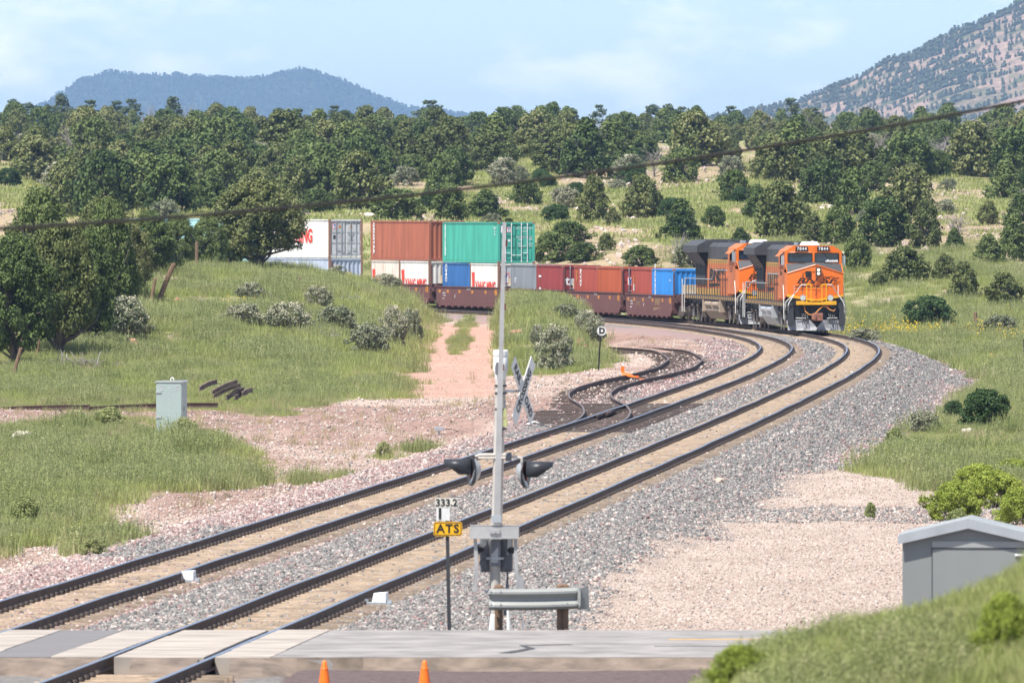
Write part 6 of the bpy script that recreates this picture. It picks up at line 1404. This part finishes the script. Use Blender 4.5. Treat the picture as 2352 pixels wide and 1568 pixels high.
# fill the woodland: spots drawn over the visible hillside, kept apart on the ground
spots = [(o.location.x, o.location.y) for o, *_ in placed]
def fill(n, xr, yr, key, wr, hr, mind, **kw):
    c = 0; tries = 0
    while c < n and tries < n*40:
        tries += 1; px = rng.uniform(*xr); py = rng.uniform(*yr)
        x, y, z = sight(px, py)
        if y < 560 or y > 1640: continue
        if any(abs(a-x) < mind*.55 and abs(b-y) < mind*3.2 for a, b in spots): continue
        s = FP/y; w = rng.uniform(*wr)*s; h = w*rng.uniform(*hr)
        if key == 'jun' and py > 425 and px > 850 and rng.uniform() < .8: continue
        plant(key, px, py, w, h, cat='tree', y=y, **kw); spots.append((x, y)); c += 1
fill(62, (-30, 2380), (308, 326), 'jun', (2.8, 5.2), (.75, 1.1), 2.5, group=J)
fill(100, (-30, 2380), (318, 372), 'jun', (3.2, 5.9), (.72, 1.05), 2.9, group=J)
fill(26, (120, 850), (370, 500), 'jun', (4.2, 6.4), (.75, 1.0), 3.2, group=J)
fill(46, (-30, 2380), (362, 445), 'jun', (3.6, 6.6), (.72, .98), 3.0, group=J)
fill(34, (-30, 2380), (330, 520), 'oak', (1.4, 3.2), (.6, .85), 1.6, group='small green shrubs between the hillside junipers')
fill(24, (-30, 2380), (330, 540), 'greyp', (1.4, 3.0), (.55, .8), 1.6, group='small grey shrubs between the hillside junipers')
fill(16, (-30, 2380), (270, 420), 'snag', (3.0, 4.6), (.8, 1.1), 2.0, group='bare grey dead trees on the hillside')
fill(16, (-30, 2380), (300, 440), 'grey', (2.6, 4.2), (.7, .9), 2.0, group='pale flowering shrubs on the hillside')
PN = 'tall thin pines standing above the skyline'
for px, h, w in [(30,60,50),(65,62,60),(108,48,40),(140,66,46),(208,68,50),(270,56,50),(300,62,52),(345,44,30),(397,78,52),(430,66,34),(515,40,34),(571,52,28),(640,48,50),(687,56,40),(770,52,40),(830,50,46),(985,62,70),(1258,60,34),(1312,48,56),(1375,44,40),(1500,58,60),(1535,60,50),(1565,46,40),(1680,46,50),(1740,60,30),(1815,66,50),(1870,44,60),(1990,40,60),(2180,48,50),(2310,60,80)]:
    plant('pine' if px not in (345, 430, 1740) else 'snag', px, 262 if px < 1850 else 290, w*1.35, h*.75+40, cat='tree', y=1430+rng.uniform(-60, 60), group=PN if px not in (345, 430, 1740) else 'bare grey dead trees on the hillside')
# the stand of junipers on the left and the one by the white stack: each with its own description
for e in [('bigjun',290,690,120,190,'rounded juniper above the flowering shrub at left'),
          ('bigjun',35,842,220,310,'leftmost big juniper, its crown cut by the left edge'),
          ('bigjun',135,818,200,320,'tall juniper with bare dark trunks behind the leaning left fence post'),
          ('bigjun',245,775,170,330,'dark juniper whose foliage hangs over the flowering shrub at left'),
          ('bigjun',195,800,170,280,'dark juniper filling the middle of the left stand'),
          ('bigjun',95,690,190,270,'yellow-green topped juniper rising behind the left stand'),
          ('bigjun',238,660,150,215,'juniper just left of the pale teal container top'),
          ('bigjun',345,628,150,150,'low juniper in front of the pale teal containers'),
          ('bigjun',408,618,110,132,'small juniper left of the upright fence post'),
          ('bigjun',475,614,110,125,'juniper filling the gap right of the upright fence post'),
          ('bigjun',530,616,90,120,'small juniper tucked left of the ragged dark one'),
          ('bigjun',592,618,215,215,'ragged dark juniper overlapping the white container stack')]:
    plant(e[0], *e[1:5], label=e[5], cat='tree', group='big junipers on the left bank')
SH = [('grey',290,788,120,118,'big cream-flowered shrub between the junipers and leaning posts'),('grey',577,692,76,48,'white-flowered shrub near the hill crest left of the stump'),
 ('grey',905,800,78,108,'cream-flowered shrub on the left edge of the dirt road'),('grey',945,792,60,90,'cream-flowered shrub hard against the dirt road'),('greyp',850,815,110,82,'dark grey-green shrub left of the road-edge shrub'),
 ('grey',665,765,130,78,'grey shrub with cream tips in the middle of the left hill'),('greyp',560,752,110,62,'low grey shrub on the middle of the left hill'),('greyp',770,762,110,66,'grey shrub in the right half of the left hill'),
 ('grey',730,700,80,46,'sparse white-flowered shrub below the hill crest'),('grey',890,668,80,44,'white-flowered shrub against the lower white containers'),('grey',775,640,50,34,'little shrub under the grey-blue container end'),
 ('grey',1275,852,100,112,'cream-flowered shrub at the right foot of the small mound'),('grey',1350,800,84,96,'white-flowered shrub beside the round D sign'),('greyp',1305,745,76,52,'dark shrub on top of the mound under the well car'),
 ('grey',1235,800,40,60,'thin twiggy shrub on the face of the small mound'),('oak',2133,752,128,80,'large rounded green bush in the meadow right of the locomotives'),('greyp',2292,772,92,54,'grey-green bush at the right edge of the meadow'),
 ('greyp',1987,783,80,32,'dark low bush right beside the outer rail'),('weedb',2060,785,40,30,'small green bush between track and big meadow bush'),('weedb',2153,800,34,24,'small dark bush in front of the big meadow bush'),
 ('oak',2265,985,130,100,'dark green spiky bush at the right edge of the ballast'),('oak',2192,965,50,50,'left lobe of dark green bush at ballast edge'),('greyp',2122,998,78,62,'brown and yellow-green bush standing in the pink gravel'),
 ('rab',2195,1195,165,105,'round yellow-green rabbitbrush left of its row behind the shed'),('rab',2285,1168,180,100,'yellow-green rabbitbrush behind the shed roof peak'),('rab',2350,1205,160,100,'yellow-green rabbitbrush at the frame edge behind the shed'),
 ('rab',2250,1130,150,76,'far yellow-green rabbitbrush mound above the shed'),('rab',2330,1112,140,68,'farthest rabbitbrush mound at the right frame edge'),('weedb',2000,1190,36,44,'small green weed bush alone on the pale gravel pad'),
 ('weedb',2200,1215,70,56,'grey-green weed bush between rabbitbrush and shed roof'),('weedb',2055,1035,60,64,'green weed bush on the right ballast edge'),('weedb',880,1052,50,46,'green weed clump left of the small pale box'),
 ('weedb',215,1275,70,50,'green weed clump beside the ballast at lower left'),('weedb',250,985,100,60,'tall green weeds in front of the long rails'),('weedb',425,1010,90,60,'green weeds at the foot of the grey cabinet'),
 ('weedb',60,1215,90,90,'bushy dark weeds at the left edge of the near grass patch'),('greyp',1590,612,100,62,'grey twiggy shrub behind the second locomotive tail'),('snag',1560,590,60,60,'bare grey shrub above the blue container'),
 ('snag',480,478,80,46,'bare grey shrub among rocks above the upright fence post'),('snag',2200,540,90,60,'bare dark shrub right of the lead locomotive'),('snag',440,430,60,50,'grey dead shrub among the left junipers')]
for e in SH: plant(e[0], *e[1:5], label=e[5], cat='tree' if e[0] == 'snag' else 'bush', group=None)
# foreground rabbitbrush on the bank (close to the camera, out of focus)
for px, py, w, h, Y, lab in [(1700,1500,170,110,60,'blurred rabbitbrush at the near left tip of the foreground bank'),(2310,1400,160,170,56,'blurred bright rabbitbrush on the foreground bank at lower right'),(1850,1460,150,60,61,'low blurred rabbitbrush on the crest of the foreground bank')]:
    x = (px-1176)/FP*Y; o = plant('rab', px, py, w, h, label=lab, cat='bush', y=Y)
# leftover prototypes nobody used
for ps in protos.values():
    for p in ps:
        if p.name not in used:
            for c in list(p.children): bpy.data.objects.remove(c)
            bpy.data.objects.remove(p)
# descriptions of the many hillside plants: landmark below, height on the slope, place in that cell
marks = [(-99,190,'the left edge'),(190,480,'the teal containers'),(480,840,'the white container stack'),(840,1015,'the rust-red container'),(1015,1230,'the green container'),(1230,1470,'the low red containers'),(1470,1690,'the low blue container'),(1690,1960,'the locomotives'),(1960,2150,'the meadow bush'),(2150,2500,'the right edge')]
ordn = ['first','second','third','fourth','fifth','sixth','seventh','eighth','ninth','tenth','eleventh','twelfth','thirteenth','fourteenth','fifteenth','sixteenth','seventeenth','eighteenth','nineteenth','twentieth']
cells = {}
for t in placed:
    if t[0].get('label'): continue
    px, py, w, h, key, y = t[1:]
    row = 'on the skyline' if py < 328 else ('high on the slope' if py < 372 else ('halfway up the slope' if py < 440 else 'at the slope foot'))
    mk = [m[2] for m in marks if m[0] <= px < m[1]] or ['the right edge']
    cells.setdefault((row, mk[0], key), []).append(t)
nm = {'oak': 'small shrub', 'greyp': 'small shrub', 'jun': 'juniper', 'pine': 'pine', 'snag': 'bare dead tree', 'grey': 'cream-flowered shrub'}
for (row, mk, key), L_ in cells.items():
    L_.sort(key=lambda t: t[1])
    for i, t in enumerate(L_):
        ad = {'jun': 'olive green' if 'olive' in t[0].children[0].data.materials[0].name else 'dark green', 'pine': 'tall thin', 'snag': 'grey', 'grey': 'pale', 'oak': 'green', 'greyp': 'grey'}[key]
        t[0]['label'] = '%s %s %s above %s, %s from left' % (ad, nm[key], row, mk, ordn[min(i, 19)])
# far woodland on the mountain and distant hill (too far to pick apart)
def farwood(name, grid, n, size, mat, label, cond, Ymax):
    X, Y, Z = grid; ny, nx = X.shape; P_ = []
    i = rng.integers(0, ny//2+3, n); j = rng.integers(0, nx-1, n); fx = rng.uniform(0, 1, n)
    x = X[i, j]*(1-fx)+X[i, j+1]*fx; y = Y[i, j]; z = Z[i, j]*(1-fx)+Z[i, j+1]*fx
    k = cond(x, y, z) & (z > 4); x, y, z = x[k], y[k], z[k]
    r = np.random.default_rng(5); V, F = leaves(np.array([[0, 0, .25], [0, 0, .55], [0.05, 0, .85], [.15, .1, .4], [-.15, 0, .45]]), np.array([.33, .28, .18, .25, .25]), 16, .13, r)
    pr = np_mesh(name+'_tree', V, F, mat, parent='nolink'); s = size*rng.uniform(.5, 1.3, len(x))
    scatter(name, np.stack([x, y, z-.3], 1), np.stack([s*.75, s*.75, s], 1), rrot(len(x), .03), pr, label)
farwood('mountain_woodland', mtn, 70000, 4.6, rampmat('haze_paled_pine_foliage', [(.085,.10,.06), (.12,.14,.085), (.15,.165,.10)], .9, 'both', scale=.6), 'scattered pines over the hazy mountain slope', lambda x, y, z: rng.uniform(0, 1, len(x)) < np.clip(1.5*(fbm(x/45, y/140, 44, 4)-.38)+.30*(z > np.interp(x, *[np.array(q) for q in zip(*[((p[0]-1176)/FP*YM, hh(p[1], YM)*.90) for p in [(1600,285),(1850,222),(2050,136),(2352,2),(3000,-75)]])])), .12, .92), 3000)  # extra haze is painted in: foliage colours lightened for the mountain
farwood('distant_hill_woodland', far, 34000, 8.5, pm_pine, 'forest covering the distant blue hill', lambda x, y, z: np.ones(len(x), bool), 8000)
# haze: the air between here and the mountains
hb = MB().box(-9500, 9500, -60, 17500, -60, 250).build('haze', bpy.data.materials.new('haze_air')); hm = hb.data.materials[0]; hm.use_nodes = True; tt = hm.node_tree; tt.nodes.clear()
pv = N(tt, 'ShaderNodeVolumePrincipled'); pv.inputs['Color'].default_value = (.42, .65, 1.0, 1); pv.inputs['Density'].default_value = HAZE; pv.inputs['Anisotropy'].default_value = 0.0
ho = N(tt, 'ShaderNodeOutputMaterial'); tt.links.new(pv.outputs[0], ho.inputs['Volume']); tag(hb, 'pale blue haze in the air', None, None, 'stuff'); hb.visible_shadow = True
